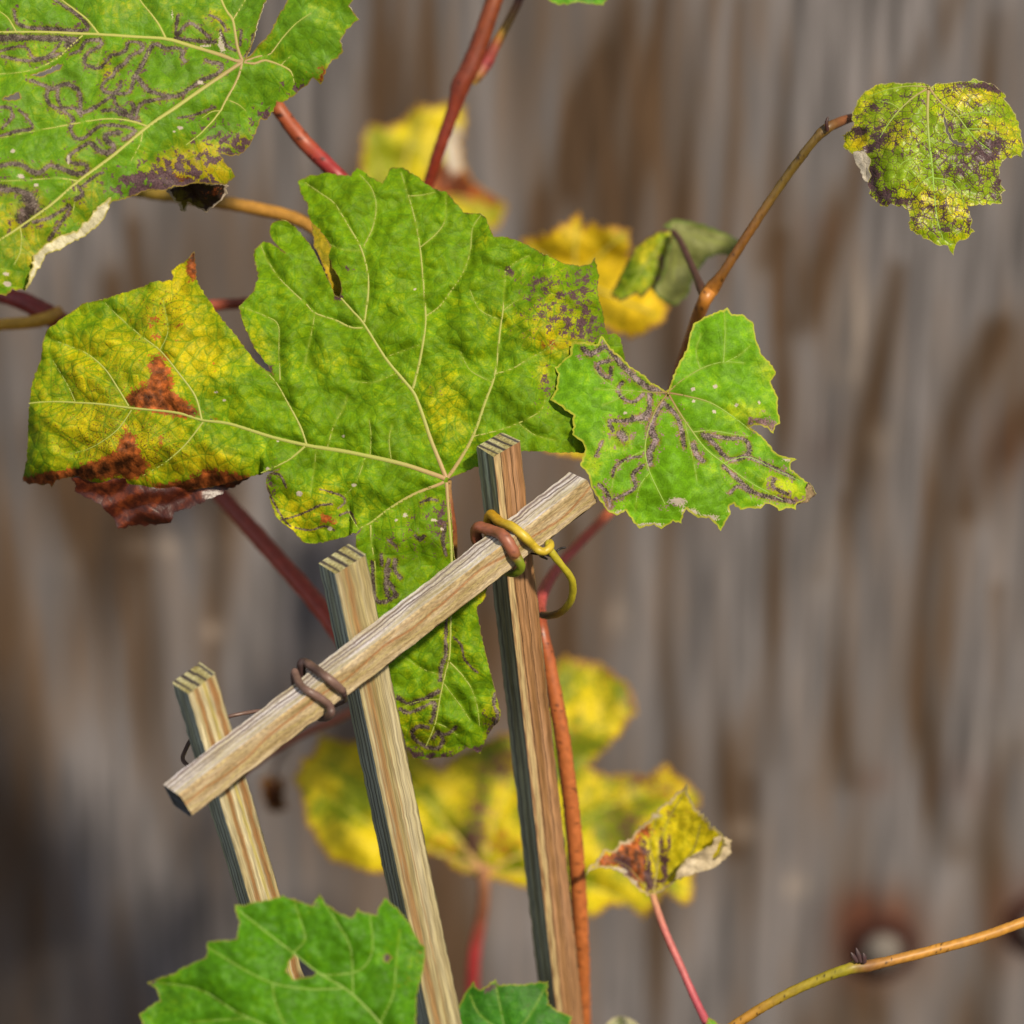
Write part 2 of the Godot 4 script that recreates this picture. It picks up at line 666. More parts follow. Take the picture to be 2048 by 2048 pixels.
func tube(p3: PackedVector3Array, rad: PackedFloat32Array, ci: PackedFloat32Array, cols: Array, opt := {}) -> ArrayMesh:
	var step: float = opt.get("step", 0.0006)
	var q := PackedVector3Array()
	var rr := PackedFloat32Array()
	var cc := PackedFloat32Array()
	var n := p3.size()
	for i in n - 1:
		var a := p3[maxi(i - 1, 0)]
		var b := p3[i]
		var c := p3[i + 1]
		var d := p3[mini(i + 2, n - 1)]
		var k := clampi(int(ceil(b.distance_to(c) / step)), 2, 160)
		for j in k:
			var t := float(j) / k
			q.append(b.cubic_interpolate(c, a, d, t))
			var ts := t * t * (3.0 - 2.0 * t)
			rr.append(lerpf(rad[i], rad[i + 1], ts))
			cc.append(lerpf(ci[i], ci[i + 1], t))
	q.append(p3[n - 1])
	rr.append(rad[n - 1])
	cc.append(ci[n - 1])
	n = q.size()
	var sides: int = opt.get("sides", 14)
	var sd: int = opt.get("seed", 5)
	var ns := noise(sd, opt.get("speck", 900.0) * 1.0, FastNoiseLite.TYPE_SIMPLEX_SMOOTH, 2)
	var nl := noise(sd + 1, 160.0, FastNoiseLite.TYPE_SIMPLEX_SMOOTH, 2)
	var sp_amt: float = opt.get("spots", 0.0)
	var spot := lin(opt.get("spot", [50, 34, 26]))
	var lump: float = opt.get("lump", 0.05)
	var lc: Array = []
	for c in cols: lc.append(lin(c))
	var p := PackedVector3Array()
	var nr := PackedVector3Array()
	var cl := PackedColorArray()
	var t := PackedInt32Array()
	var up := Vector3(0.31, 0.22, 0.92).normalized()
	var tang := (q[1] - q[0]).normalized()
	var u := tang.cross(up).normalized()
	var run := 0.0
	for i in n:
		var tg := (q[mini(i + 1, n - 1)] - q[maxi(i - 1, 0)]).normalized()
		u = (u - tg * u.dot(tg)).normalized()
		var v := tg.cross(u)
		if i > 0: run += q[i].distance_to(q[i - 1])
		var r := rr[i]
		if i == 0 or i == n - 1: r *= 0.55
		var k0 := clampi(int(cc[i]), 0, lc.size() - 1)
		var k1 := mini(k0 + 1, lc.size() - 1)
		var base: Color = lc[k0].lerp(lc[k1], cc[i] - k0)
		for k in sides:
			var an := TAU * k / sides
			var o := u * cos(an) + v * sin(an)
			var bumpy := 1.0 + lump * nl.get_noise_3dv(q[i] + o * r) + 0.10 * ns.get_noise_3d(cos(an) * 0.0016 + 9.0, sin(an) * 0.0016, run * 0.5)
			p.append(q[i] + o * r * bumpy)
			nr.append(o)
			# streaks along the stem and spots
			var st := ns.get_noise_3d(cos(an) * 0.003, sin(an) * 0.003, run * 0.35)
			var col := base * (1.0 + 0.35 * st)
			if sp_amt > 0.0:
				var z := ns.get_noise_3d(cos(an) * 0.0022 + 3.0, sin(an) * 0.0022, run * 0.8) + 0.4 * nl.get_noise_3d(q[i].x, q[i].y, q[i].z)
				col = col.lerp(spot, clampf((z - 0.62 + sp_amt) * 5.0, 0.0, 0.9))
			col.a = 1.0
			cl.append(col)
	for i in n - 1:
		for k in sides:
			var a := i * sides + k
			var b := i * sides + (k + 1) % sides
			t.append_array([a, a + sides, b, b, a + sides, b + sides])
	for e in [0, n - 1]:
		var k := p.size()
		var tg := (q[1] - q[0]).normalized() * -1.0 if e == 0 else (q[n - 1] - q[n - 2]).normalized()
		p.append(q[e] + tg * rr[e] * 0.4)
		nr.append(tg)
		cl.append(cl[e * sides])
		for j in sides:
			var a: int = e * sides + j
			var b: int = e * sides + (j + 1) % sides
			if e == 0: t.append_array([k, a, b])
			else: t.append_array([k, b, a])
	var m := ArrayMesh.new()
	add(m, p, nr, PackedVector2Array(), t, cl)
	m.surface_set_material(0, vmat(opt.get("rough", 0.45), opt.get("spec", 0.45)))
	return m

var bar_p: Vector3
var bar_n: Vector3
var bar_u: Vector3
var bar_h: float
func on_bar(x: float, y: float, lift: float) -> Vector3:
	var q := hit(x, y, bar_p, bar_n)
	if (q - bar_p).dot(bar_u) > bar_h:
		return hit(x, y, bar_p + bar_u * bar_h, bar_u) + (bar_u + bar_n * 0.5).normalized() * lift
	return q + bar_n * lift

func place(node: MeshInstance3D, parent: Node3D) -> void:   # its mesh is in world space
	node.transform = parent.transform.affine_inverse()

func stem(called: String, label: String, category: String, knots: Array, cols: Array, opt := {}) -> Node3D:
	var k: Array = knots[0]
	var o := thing(called, label, category, at(k[0], k[1], k[2]), opt.get("group", ""))
	place(part(opt.get("part", "stem"), stem_mesh(knots, cols, opt), o), o)
	return o

func stalk(o: Node3D, knots: Array, cols: Array, opt := {}) -> void:
	place(part(opt.get("part", "leaf_stalk"), stem_mesh(knots, cols, opt), o), o)

# ---------------------------------------------------------------- wood
# lines: [u, width, depth 0..1, colour] dark or light bands along the stick
func wood(w: int, h: int, base: Array, bands: Array, sd: int, opt := {}) -> StandardMaterial3D:
	var grain := noise(sd, 0.055, FastNoiseLite.TYPE_SIMPLEX_SMOOTH, 3)
	var fib := noise(sd + 1, 0.33, FastNoiseLite.TYPE_SIMPLEX_SMOOTH, 2)
	var wob := noise(sd + 2, 0.006)
	var spk := noise(sd + 3, 0.2, FastNoiseLite.TYPE_SIMPLEX_SMOOTH, 2)
	var blot := noise(sd + 4, 0.018, FastNoiseLite.TYPE_SIMPLEX_SMOOTH, 3)
	var st: float = opt.get("stretch", 0.2)
	var warp: float = opt.get("warp", 0.05)
	var moss: float = opt.get("moss", 0.0)
	var out := PackedByteArray()
	out.resize(w * h * 3)
	var rel := PackedByteArray()
	rel.resize(w * h)
	for y in h:
		var sway := wob.get_noise_2d(0.0, y) * warp
		for x in w:
			var u := float(x) / w
			var e1 := grain.get_noise_2d(x, y * st)
			var e2 := fib.get_noise_2d(x, y * st * 1.5)
			var e3 := spk.get_noise_2d(x, y * 0.4)
			var e4 := blot.get_noise_2d(x, y * 0.35)
			var r: float = base[0] * (1.0 + e1 * 0.2 + e2 * 0.07 + e4 * 0.2)
			var g: float = base[1] * (1.0 + e1 * 0.22 + e2 * 0.07 + e4 * 0.24)
			var b: float = base[2] * (1.0 + e1 * 0.26 + e2 * 0.07 + e4 * 0.4)
			var hh := 150.0 + e2 * 34.0 + e1 * 30.0
			for q in bands:
				var dd: float = absf(u + sway + wob.get_noise_2d(q[0] * 900.0, y) * warp - q[0]) / q[1]
				var k: float = clampf((1.0 - dd) * 1.6 + e2 * 0.9 + e3 * 0.8 + e4 * 0.6, 0.0, 1.0) * q[2] if dd < 1.6 else 0.0
				r += (q[3][0] - r) * k
				g += (q[3][1] - g) * k
				b += (q[3][2] - b) * k
				hh -= 70.0 * k
			if moss > 0.0:
				var k := clampf((e3 * 0.8 + e1 * 0.6 - 0.25) * 3.0, 0.0, 1.0) * moss
				r += (150.0 - r) * k
				g += (150.0 - g) * k
				b += (80.0 - b) * k
			var m := 1.0 + e3 * 0.26
			var i := y * w + x
			out[i * 3] = clampi(int(r * m * TONE), 0, 255)
			out[i * 3 + 1] = clampi(int(g * m * TONE), 0, 255)
			out[i * 3 + 2] = clampi(int(b * m * TONE), 0, 255)
			rel[i] = clampi(int(hh), 0, 255)
	var mt := StandardMaterial3D.new()
	mt.albedo_texture = tex(Image.create_from_data(w, h, false, Image.FORMAT_RGB8, out))
	mt.heightmap_enabled = true
	mt.heightmap_texture = tex(Image.create_from_data(w, h, false, Image.FORMAT_L8, rel))
	mt.heightmap_scale = opt.get("relief", 0.028)
	mt.roughness = 0.8
	mt.metallic_specular = 0.25
	mt.cull_mode = BaseMaterial3D.CULL_DISABLED
	return mt

# A squared stick from a to b; nrm is the outward direction of its front face, wide and deep its section.
# faces: materials for front, right, back, left, ends (5). Edges are worn: chamfered and uneven.
func beam(a: Vector3, b: Vector3, nrm: Vector3, wide: float, deep: float, faces: Array, sd: int, slant := 0.0) -> ArrayMesh:
	var ax := (b - a).normalized()
	var n := (nrm - ax * nrm.dot(ax)).normalized()
	var r := ax.cross(n).normalized()          # to the right of the front face when a is the top? sign fixed by caller's faces
	var ch := 0.0007
	var hw := wide * 0.5
	var hd := deep * 0.5
	# eight corners, going round: front-left..front-right..back-right..back-left
	var sec: Array = [Vector2(-hw + ch, hd), Vector2(hw - ch, hd), Vector2(hw, hd - ch), Vector2(hw, -hd + ch), Vector2(hw - ch, -hd), Vector2(-hw + ch, -hd), Vector2(-hw, -hd + ch), Vector2(-hw, hd - ch)]
	var length := a.distance_to(b)
	var rings := int(length / 0.002) + 1
	var wn := noise(sd, 160.0, FastNoiseLite.TYPE_SIMPLEX_SMOOTH, 4)
	var pt := func(i: int, k: int) -> Vector3:
		var f := float(i) / rings
		var v: Vector2 = sec[k]
		var o := a.lerp(b, f) + r * v.x + n * v.y
		var e := wn.get_noise_3d(o.x, o.y, o.z + k * 0.37) * 0.0005
		var dirv := (r * signf(v.x) + n * signf(v.y)) * 0.7
		if i == 0 or i == rings: o += ax * (wn.get_noise_3d(o.z * 2.0, o.x * 2.0, k * 0.01) * 0.0012 + slant * v.x * (1.0 if i == rings else 0.0))
		return o + dirv * (e - 0.0002)
	var m := ArrayMesh.new()
	# faces: front (0-1), right (2-3), back (4-5), left (6-7), each with half of the chamfers beside it
	for fc in 4:
		var p := PackedVector3Array()
		var nr := PackedVector3Array()
		var u := PackedVector2Array()
		var t := PackedInt32Array()
		var k0 := (fc * 2 + 7) % 8
		var k1 := fc * 2
		var k2 := fc * 2 + 1
		var fn: Vector3 = [n, r, -n, -r][fc]
		var prev: Vector3 = [-r, n, r, -n][fc]
		var cols := [k0, k1, k2]
		for i in rings + 1:
			for q in 3:
				p.append(pt.call(i, cols[q]))
				nr.append((fn + prev).normalized() if q == 0 else fn)
				u.append(Vector2([0.0, 0.04, 1.0][q], float(i) / rings))
		for i in rings:
			for q in 2:
				var s := i * 3 + q
				t.append_array([s, s + 3, s + 1, s + 1, s + 3, s + 4])
		add(m, p, nr, u, t)
		m.surface_set_material(m.get_surface_count() - 1, faces[fc])
	for e in 2:
		var p := PackedVector3Array()
		var nr := PackedVector3Array()
		var u := PackedVector2Array()
		var t := PackedInt32Array()
		var i := 0 if e == 0 else rings
		for k in 8:
			p.append(pt.call(i, k))
			nr.append(-ax if e == 0 else ax)
			u.append(Vector2(sec[k].x / wide + 0.5, sec[k].y / deep + 0.5))
		for k in range(1, 7):
			if e == 0: t.append_array([0, k, k + 1])
			else: t.append_array([0, k + 1, k])
		add(m, p, nr, u, t)
		m.surface_set_material(m.get_surface_count() - 1, faces[4])
	return m

# ---------------------------------------------------------------- the scene
func _ready() -> void:
	# camera: looks down on the trellis from the front, a short tele lens wide open
	var pitch := deg_to_rad(24.0)
	cam = Transform3D(Basis.from_euler(Vector3(-pitch, 0, 0)), Vector3(0, 1.0, 0) + Vector3(0, sin(pitch), cos(pitch)) * 1.72)
	var c := Camera3D.new()
	c.name = "camera"
	c.transform = cam
	c.fov = rad_to_deg(2.0 * atan(HALF / F))
	c.near = 0.05
	c.far = 200.0
	var at_ := CameraAttributesPhysical.new()
	at_.frustum_focal_length = 90.0
	at_.frustum_focus_distance = 1.264
	at_.exposure_aperture = 3.5
	at_.frustum_near = 0.05
	at_.frustum_far = 200.0
	c.attributes = at_
	add_child(c)
	c.current = true
	var env := Environment.new()
	env.background_mode = Environment.BG_SKY
	var sm := ProceduralSkyMaterial.new()
	sm.sky_top_color = Color(0.56, 0.58, 0.62)
	sm.sky_horizon_color = Color(0.8, 0.81, 0.83)
	sm.sky_curve = 0.2
	sm.ground_bottom_color = Color(0.25, 0.23, 0.2)
	sm.ground_horizon_color = Color(0.5, 0.5, 0.48)
	sm.sky_energy_multiplier = 1.0
	var sky := Sky.new()
	sky.sky_material = sm
	env.sky = sky
	env.tonemap_mode = Environment.TONE_MAPPER_LINEAR
	env.tonemap_exposure = 1.8
	env.sdfgi_enabled = true
	env.ssao_enabled = true
	env.ssil_enabled = true
	var we := WorldEnvironment.new()
	we.name = "environment"
	we.environment = env
	add_child(we)
	var sun := DirectionalLight3D.new()
	sun.name = "sun"
	sun.light_energy = 1.2
	sun.light_color = Color(1.0, 0.94, 0.84)
	sun.light_angular_distance = 3.5
	sun.shadow_enabled = true
	add_child(sun)
	sun.look_at_from_position(view(Vector3(0.36, 0.38, 0.85)) * 10.0, Vector3.ZERO, Vector3.RIGHT)

	setting()
	trellis()
	canes()
	far_leaves()
	near_leaves()
	tendrils()

func wall_px(x: float, y: float) -> Vector2:
	var p := hit(x, y, Vector3.ZERO, Vector3(0, 0, 1))
	return Vector2(p.x, p.y)

func setting() -> void:
	# ground
	var soil := MeshInstance3D.new()
	soil.name = "ground"
	var pm := PlaneMesh.new()
	pm.size = Vector2(120, 120)
	soil.mesh = pm
	var gm := mat(Color(0.36, 0.31, 0.25), 0.95, 0.2)
	var nt := NoiseTexture2D.new()
	nt.noise = noise(77, 0.03, FastNoiseLite.TYPE_SIMPLEX_SMOOTH, 4)
	nt.seamless = true
	var ramp := Gradient.new()
	ramp.set_color(0, Color(0.55, 0.5, 0.45))
	ramp.set_color(1, Color(1, 1, 1))
	nt.color_ramp = ramp
	gm.albedo_texture = nt
	gm.uv1_triplanar = true
	gm.uv1_world_triplanar = true
	gm.uv1_scale = Vector3(1.3, 1.3, 1.3)
	soil.material_override = gm
	soil.position = Vector3(0, 0, 0)
	soil.set_meta("kind", "structure")
	soil.set_meta("label", "bare brown soil at the foot of the board wall")
	add_child(soil)
	# board wall
	var W := 0.64
	var w := 640
	var h := 1280
	var lo := Vector2(-W * 0.5, 0.36)
	var sc := w / W
	var n := w * h
	var brown := filled(n, 0.0)
	var rust := filled(n, 0.0)
	var pale := filled(n, 0.0)
	var streaks := [
		[70, 0.95, [1262, 0, 1225, 110, 1165, 240, 1095, 420, 1050, 600]], [42, 0.8, [1335, -40, 1300, 160, 1262, 380, 1230, 600]], [40, 0.85, [1430, -40, 1395, 160, 1372, 330, 1345, 560, 1340, 760]],
		[30, 0.5, [1478, 0, 1462, 220, 1450, 420, 1450, 640]], [46, 0.6, [1620, -40, 1580, 140, 1552, 330, 1530, 520]], [66, 0.95, [1930, -60, 1850, 110, 1745, 270, 1690, 400, 1640, 520, 1600, 640]],
		[44, 0.7, [1560, 480, 1562, 760, 1545, 1000, 1546, 1300, 1562, 1520]], [52, 0.8, [1800, 540, 1752, 760, 1712, 950, 1682, 1200, 1672, 1420, 1690, 1560]], [66, 0.85, [1985, 660, 1905, 850, 1862, 1080, 1846, 1400, 1868, 1580, 1900, 1700]],
		[40, 0.75, [1335, 980, 1322, 1250, 1330, 1500, 1312, 1850, 1310, 2080]], [34, 0.75, [1442, 1030, 1432, 1300, 1444, 1560, 1470, 1700]], [80, 0.7, [2080, 820, 1975, 930, 1940, 1010]], [40, 0.6, [1995, 1180, 1982, 1420]],
		[34, 0.6, [1135, 1050, 1128, 1300, 1140, 1560, 1120, 1900, 1120, 2080]], [150, 0.55, [60, 900, 180, 1080, 240, 1260, 290, 1500, 330, 1700]], [60, 0.5, [215, 560, 222, 700, 218, 860]], [60, 0.55, [262, 460, 285, 640, 300, 800]],
		[120, 0.6, [760, -40, 750, 140, 735, 320, 640, 420]], [56, 0.5, [860, 0, 850, 200, 830, 360]], [40, 0.5, [1680, 1000, 1640, 1150]], [30, 0.45, [960, 1100, 955, 1500, 960, 2050]], [36, 0.5, [440, 1000, 430, 1250, 430, 1400]],
		[90, 0.5, [2010, 1500, 1960, 1640, 1990, 1800, 1960, 2060]], [60, 0.5, [1760, 2048, 1730, 1960, 1760, 1900]], [50, 0.45, [1990, 40, 1960, 240, 1930, 420]], [24, 0.5, [1500, 1560, 1506, 1800, 1490, 2060]], [28, 0.4, [1600, 1560, 1590, 1800, 1600, 2060]],
	]
	var bf := filled(n, 3.0)
	for q in streaks:
		var ln := PackedVector2Array()
		for p in smooth2(pts(q[2]), 40.0):
			var v := (wall_px(p.x, p.y) - lo) * sc
			ln.append(Vector2(v.x, h - v.y))
		var one := filled(n, 3.0)
		var r: float = q[0] * 0.5 * 1.72 / F * sc
		stamp(one, w, h, ln, r * 2.2, 1.0 / r)
		for i in n:
			if one[i] < 2.4: brown[i] += exp(-one[i] * one[i]) * q[1]
	for q in [[1757, 1876, 88, 88, 1.2], [1740, 1820, 80, 60, 0.5], [2072, 1830, 80, 90, 1.2], [2010, 900, 90, 90, 0.22], [1640, 900, 34, 60, 0.2], [1640, 450, 40, 40, 0.2], [1930, 1560, 50, 60, 0.35], [1750, 1560, 40, 40, 0.25]]:
		var v := (wall_px(q[0], q[1]) - lo) * sc
		blob(rust, w, h, Vector2(v.x, h - v.y), q[2] * 1.72 / F * sc, q[3] * 1.72 / F * sc, q[4])
	for q in [[1705, 640, 30, 90, 0.7], [1690, 740, 26, 34, 0.6], [120, 1130, 22, 26, 0.5], [430, 1260, 22, 24, 0.6], [1490, 1660, 34, 30, 0.6], [1595, 1770, 30, 28, 0.6], [1760, 880, 40, 40, 0.4], [330, 1090, 80, 26, 0.5], [1240, 1230, 26, 40, 0.5], [640, 1300, 30, 60, 0.3], [2000, 1480, 50, 70, 0.35], [1650, 1100, 40, 160, 0.25], [1490, 860, 26, 120, 0.4]]:
		var v := (wall_px(q[0], q[1]) - lo) * sc
		blob(pale, w, h, Vector2(v.x, h - v.y), q[2] * 1.72 / F * sc, q[3] * 1.72 / F * sc, q[4])
	var na := noise(31, 0.022, FastNoiseLite.TYPE_SIMPLEX_SMOOTH, 3)
	var nb := noise(32, 0.14, FastNoiseLite.TYPE_SIMPLEX_SMOOTH, 3)
	var nc := noise(33, 0.006, FastNoiseLite.TYPE_SIMPLEX_SMOOTH, 2)
	var out := PackedByteArray()
	out.resize(n * 3)
	var rel := PackedByteArray()
	rel.resize(n)
	for y in h:
		for x in w:
			var i := y * w + x
			var e1 := na.get_noise_2d(x, y * 0.14)
			var e2 := nb.get_noise_2d(x, y * 0.06)
			var e3 := nc.get_noise_2d(x, y * 0.6)
			var lefty := clampf(1.0 - x / (w * 0.42), 0.0, 1.0)
			var k := clampf(brown[i] * (0.8 + e1 * 0.7 + e2 * 0.5) + e1 * 0.65 + e2 * 0.55 + e3 * 0.8 + 0.17 + lefty * 0.2, 0.0, 1.0)
			var r := lerpf(134.0, 80.0, k)
			var g := lerpf(129.0, 62.0, k)
			var b := lerpf(130.0, 46.0, k)
			var m := 1.0 + e2 * 0.4 + e3 * 0.16
			var rs := clampf(rust[i] * (0.8 + e1), 0.0, 0.95)
			r += (100.0 - r) * rs
			g += (60.0 - g) * rs
			b += (44.0 - b) * rs
			var p := pale[i] * (0.8 + e2)
			r += (172.0 - r) * p
			g += (158.0 - g) * p
			b += (146.0 - b) * p
			out[i * 3] = clampi(int(r * m * TONE), 0, 255)
			out[i * 3 + 1] = clampi(int(g * m * TONE), 0, 255)
			out[i * 3 + 2] = clampi(int(b * m * TONE), 0, 255)
			rel[i] = clampi(int(170.0 - 80.0 * k + e2 * 70.0), 0, 255)
	var wm := StandardMaterial3D.new()
	wm.albedo_texture = tex(Image.create_from_data(w, h, false, Image.FORMAT_RGB8, out))
	wm.heightmap_enabled = true
	wm.heightmap_texture = tex(Image.create_from_data(w, h, false, Image.FORMAT_L8, rel))
	wm.heightmap_scale = 0.06
	wm.roughness = 0.85
	wm.metallic_specular = 0.25
	var edge_m := mat(tone(96, 82, 72), 0.9, 0.2)
	var wall := thing("wooden_wall", "weathered grey and brown timber wall behind the vine", "wall", Vector3.ZERO)
	for k in range(-2, 3):
		var m := ArrayMesh.new()
		var x0 := k * (W + 0.006) - W * 0.5
		var x1 := x0 + W
		var y0 := 0.0
		var y1 := 2.1
		var p := PackedVector3Array([Vector3(x0, y1, 0), Vector3(x1, y1, 0), Vector3(x1, y0, 0), Vector3(x0, y0, 0)])
		var fz := Vector3(0, 0, 1)
		var v0 := (h / sc + lo.y - y1) * sc / h
		var v1 := (h / sc + lo.y - y0) * sc / h
		var u0 := 0.0 if k % 2 == 0 else 1.0
		add(m, p, PackedVector3Array([fz, fz, fz, fz]), PackedVector2Array([Vector2(u0, v0), Vector2(1 - u0, v0), Vector2(1 - u0, v1), Vector2(u0, v1)]), PackedInt32Array([0, 1, 2, 0, 2, 3]))
		m.surface_set_material(0, wm)
		var bx := BoxMesh.new()
		bx.size = Vector3(W, 2.1, 0.045)
		var st := SurfaceTool.new()
		st.append_from(bx, 0, Transform3D(Basis(), Vector3((x0 + x1) * 0.5, 1.05, -0.0235)))
		st.commit(m)
		m.surface_set_material(1, edge_m)
		part("board", m, wall)
	# two rusty coach bolts on their washers
	var rusty := mat(tone(88, 50, 38), 0.85, 0.3)
	var nt2 := NoiseTexture2D.new()
	nt2.noise = noise(5, 0.04, FastNoiseLite.TYPE_SIMPLEX_SMOOTH, 4)
	nt2.width = 128
	nt2.height = 128
	var rp := Gradient.new()
	rp.set_color(0, Color(0.5, 0.42, 0.4))
	rp.set_color(1, Color(1, 1, 1))
	nt2.color_ramp = rp
	rusty.albedo_texture = nt2
	var zinc := mat(tone(128, 120, 112), 0.65, 0.5)
	zinc.metallic = 0.35
	for q in [[1764, 1894], [2078, 1846]]:
		var b := hit(q[0], q[1], Vector3.ZERO, Vector3(0, 0, 1))
		var head := SurfaceTool.new()
		var prof := [Vector2(0.0095, 0.0), Vector2(0.0092, 0.0022), Vector2(0.0075, 0.0046), Vector2(0.005, 0.0062), Vector2(0.0022, 0.007), Vector2(0.0, 0.0072)]
		var bolt := part("bolt", lathe(prof, 28), wall)
		bolt.transform = Transform3D(Basis(Vector3(1, 0, 0), PI / 2), b + Vector3(0, 0, 0.004))
		bolt.mesh.surface_set_material(0, zinc)
		var ws := part("washer", lathe([Vector2(0.0165, 0.0), Vector2(0.0165, 0.002), Vector2(0.0155, 0.0028), Vector2(0.0088, 0.0028)], 36), bolt)
		ws.position = Vector3(0, -0.004, 0)
		ws.mesh.surface_set_material(0, rusty)

func lathe(prof: Array, sides: int) -> ArrayMesh:
	var st := SurfaceTool.new()
	st.begin(Mesh.PRIMITIVE_TRIANGLES)
	st.set_smooth_group(0)
	for i in prof.size() - 1:
		for k in sides:
			var a := TAU * k / sides
			var b := TAU * (k + 1) / sides
			var p: Vector2 = prof[i]
			var q: Vector2 = prof[i + 1]
			var v := [Vector3(cos(a) * p.x, p.y, sin(a) * p.x), Vector3(cos(b) * p.x, p.y, sin(b) * p.x), Vector3(cos(b) * q.x, q.y, sin(b) * q.x), Vector3(cos(a) * q.x, q.y, sin(a) * q.x)]
			for t in [0, 1, 2, 0, 2, 3]:
				st.set_uv(Vector2(v[t].x, v[t].z) * 40.0)
				st.add_vertex(v[t])
	st.generate_normals()
	return st.commit()

func trellis() -> void:
	var o := thing("trellis", "small fan trellis of squared pale sticks with a slanting cross bar nailed on", "trellis", at(1017, 1020, 1.262))
	var n := view(Vector3(0.55, -0.28, 0.78))
	var p0 := at(1017, 1020, 1.262)
	var dark := [84, 88, 84]
	var side := wood(96, 640, [176, 190, 174], [[0.2, 0.045, 0.85, dark], [0.42, 0.04, 0.7, dark], [0.62, 0.045, 0.85, dark], [0.85, 0.04, 0.7, dark]], 61, {"warp": 0.03})
	var side3 := wood(96, 640, [166, 174, 146], [[0.3, 0.08, 0.6, dark], [0.62, 0.07, 0.6, dark], [0.92, 0.06, 0.5, dark]], 62, {"warp": 0.03})
	var tan1 := wood(128, 640, [194, 180, 136], [[0.22, 0.1, 0.75, [150, 100, 56]], [0.56, 0.06, 0.6, [196, 180, 84]], [0.78, 0.13, 0.8, [148, 98, 54]]], 63, {"warp": 0.05})
	var tan2 := wood(128, 640, [184, 170, 128], [[0.3, 0.13, 0.7, [158, 112, 66]], [0.12, 0.03, 0.5, [150, 110, 70]], [0.52, 0.03, 0.4, [140, 96, 56]]], 64, {"warp": 0.1, "moss": 0.15})
	var tan3 := wood(128, 640, [166, 124, 84], [[0.1, 0.13, 0.75, [204, 186, 134]], [0.24, 0.018, 1.0, [66, 44, 26]], [0.62, 0.016, 1.0, [76, 50, 30]], [0.9, 0.12, 0.4, [150, 106, 70]]], 65, {"warp": 0.05})
	var ends := wood(128, 128, [186, 178, 128], [[0.12, 0.05, 0.9, [70, 62, 62]], [0.38, 0.06, 0.95, [66, 58, 60]], [0.64, 0.06, 0.95, [62, 54, 58]], [0.9, 0.05, 0.9, [80, 74, 78]]], 66, {"warp": 0.01, "stretch": 1.0})
	var sides := [side, side, side3]
	var fronts := [tan1, tan2, tan3]
	var fall := [
		[377, 1395, 435, 1342, 503, 1802, 565, 1802],
		[673, 1148, 733, 1109, 796, 1747, 867, 1747],
		[989, 914, 1044, 882, 1072, 1649, 1128, 1649]]
	for k in 3:
		var q: Array = fall[k]
		var tl := hit(q[0], q[1], p0, n)
		var tr := hit(q[2], q[3], p0, n)
		var bl := hit(q[4], q[5], p0, n)
		var br := hit(q[6], q[7], p0, n)
		var ax := ((tl + tr) - (bl + br)).normalized()
		var across := (tr - tl) - ax * (tr - tl).dot(ax)
		var wide := (across.length() + ((br - bl) - ax * (br - bl).dot(ax)).length()) * 0.5
		var deep := 0.0118
		var top := (tl + tr) * 0.5 - n * deep * 0.5
		var low := top - ax * (0.62 if k != 1 else 0.9)
		place(part("upright_stick", beam(low, top, n, wide, deep, [fronts[k], fronts[k], sides[k], sides[k], ends], 40 + k, 0.2), o), o)
	# cross bar in front of the sticks
	var pf := p0 + n * 0.0115
	var a1 := hit(367, 1580, pf, n)
	var b1 := hit(375, 1647, pf, n)
	var a2 := hit(1182, 959, pf, n)
	var b2 := hit(1190, 1010, pf, n)
	var l := (a1 + b1) * 0.5
	var r := (a2 + b2) * 0.5
	var bx := (r - l).normalized()
	var hi := ((a1 - b1) - bx * (a1 - b1).dot(bx)).length()
	var hi2 := ((a2 - b2) - bx * (a2 - b2).dot(bx)).length()
	bar_p = l
	bar_n = n
	bar_u = ((a1 - b1) - bx * (a1 - b1).dot(bx)).normalized()
	bar_h = (hi + hi2) * 0.25
	var top_m := wood(128, 900, [226, 216, 204], [[0.2, 0.07, 0.7, [112, 92, 88]], [0.42, 0.05, 0.75, [104, 86, 84]], [0.6, 0.035, 0.6, [110, 92, 88]], [0.86, 0.1, 0.5, [196, 180, 130]]], 67, {"warp": 0.06, "moss": 0.3})
	var front_m := wood(128, 900, [190, 168, 128], [[0.42, 0.07, 0.6, [166, 104, 58]], [0.62, 0.08, 0.4, [186, 170, 100]], [0.2, 0.05, 0.4, [186, 150, 106]]], 68, {"warp": 0.2, "moss": 0.2})
	var end_b := wood(96, 96, [96, 108, 118], [[0.3, 0.06, 0.8, [52, 54, 62]], [0.6, 0.06, 0.8, [52, 54, 62]], [0.85, 0.05, 0.8, [60, 62, 70]]], 69, {"warp": 0.01, "stretch": 0.4})
	# ax runs left to right, so beam's "right" is the side that looks down
	place(part("cross_bar", beam(l - n * 0.0057, r - n * 0.0057, n, (hi + hi2) * 0.5, 0.0113, [front_m, front_m, side, top_m, end_b], 50), o), o)
	
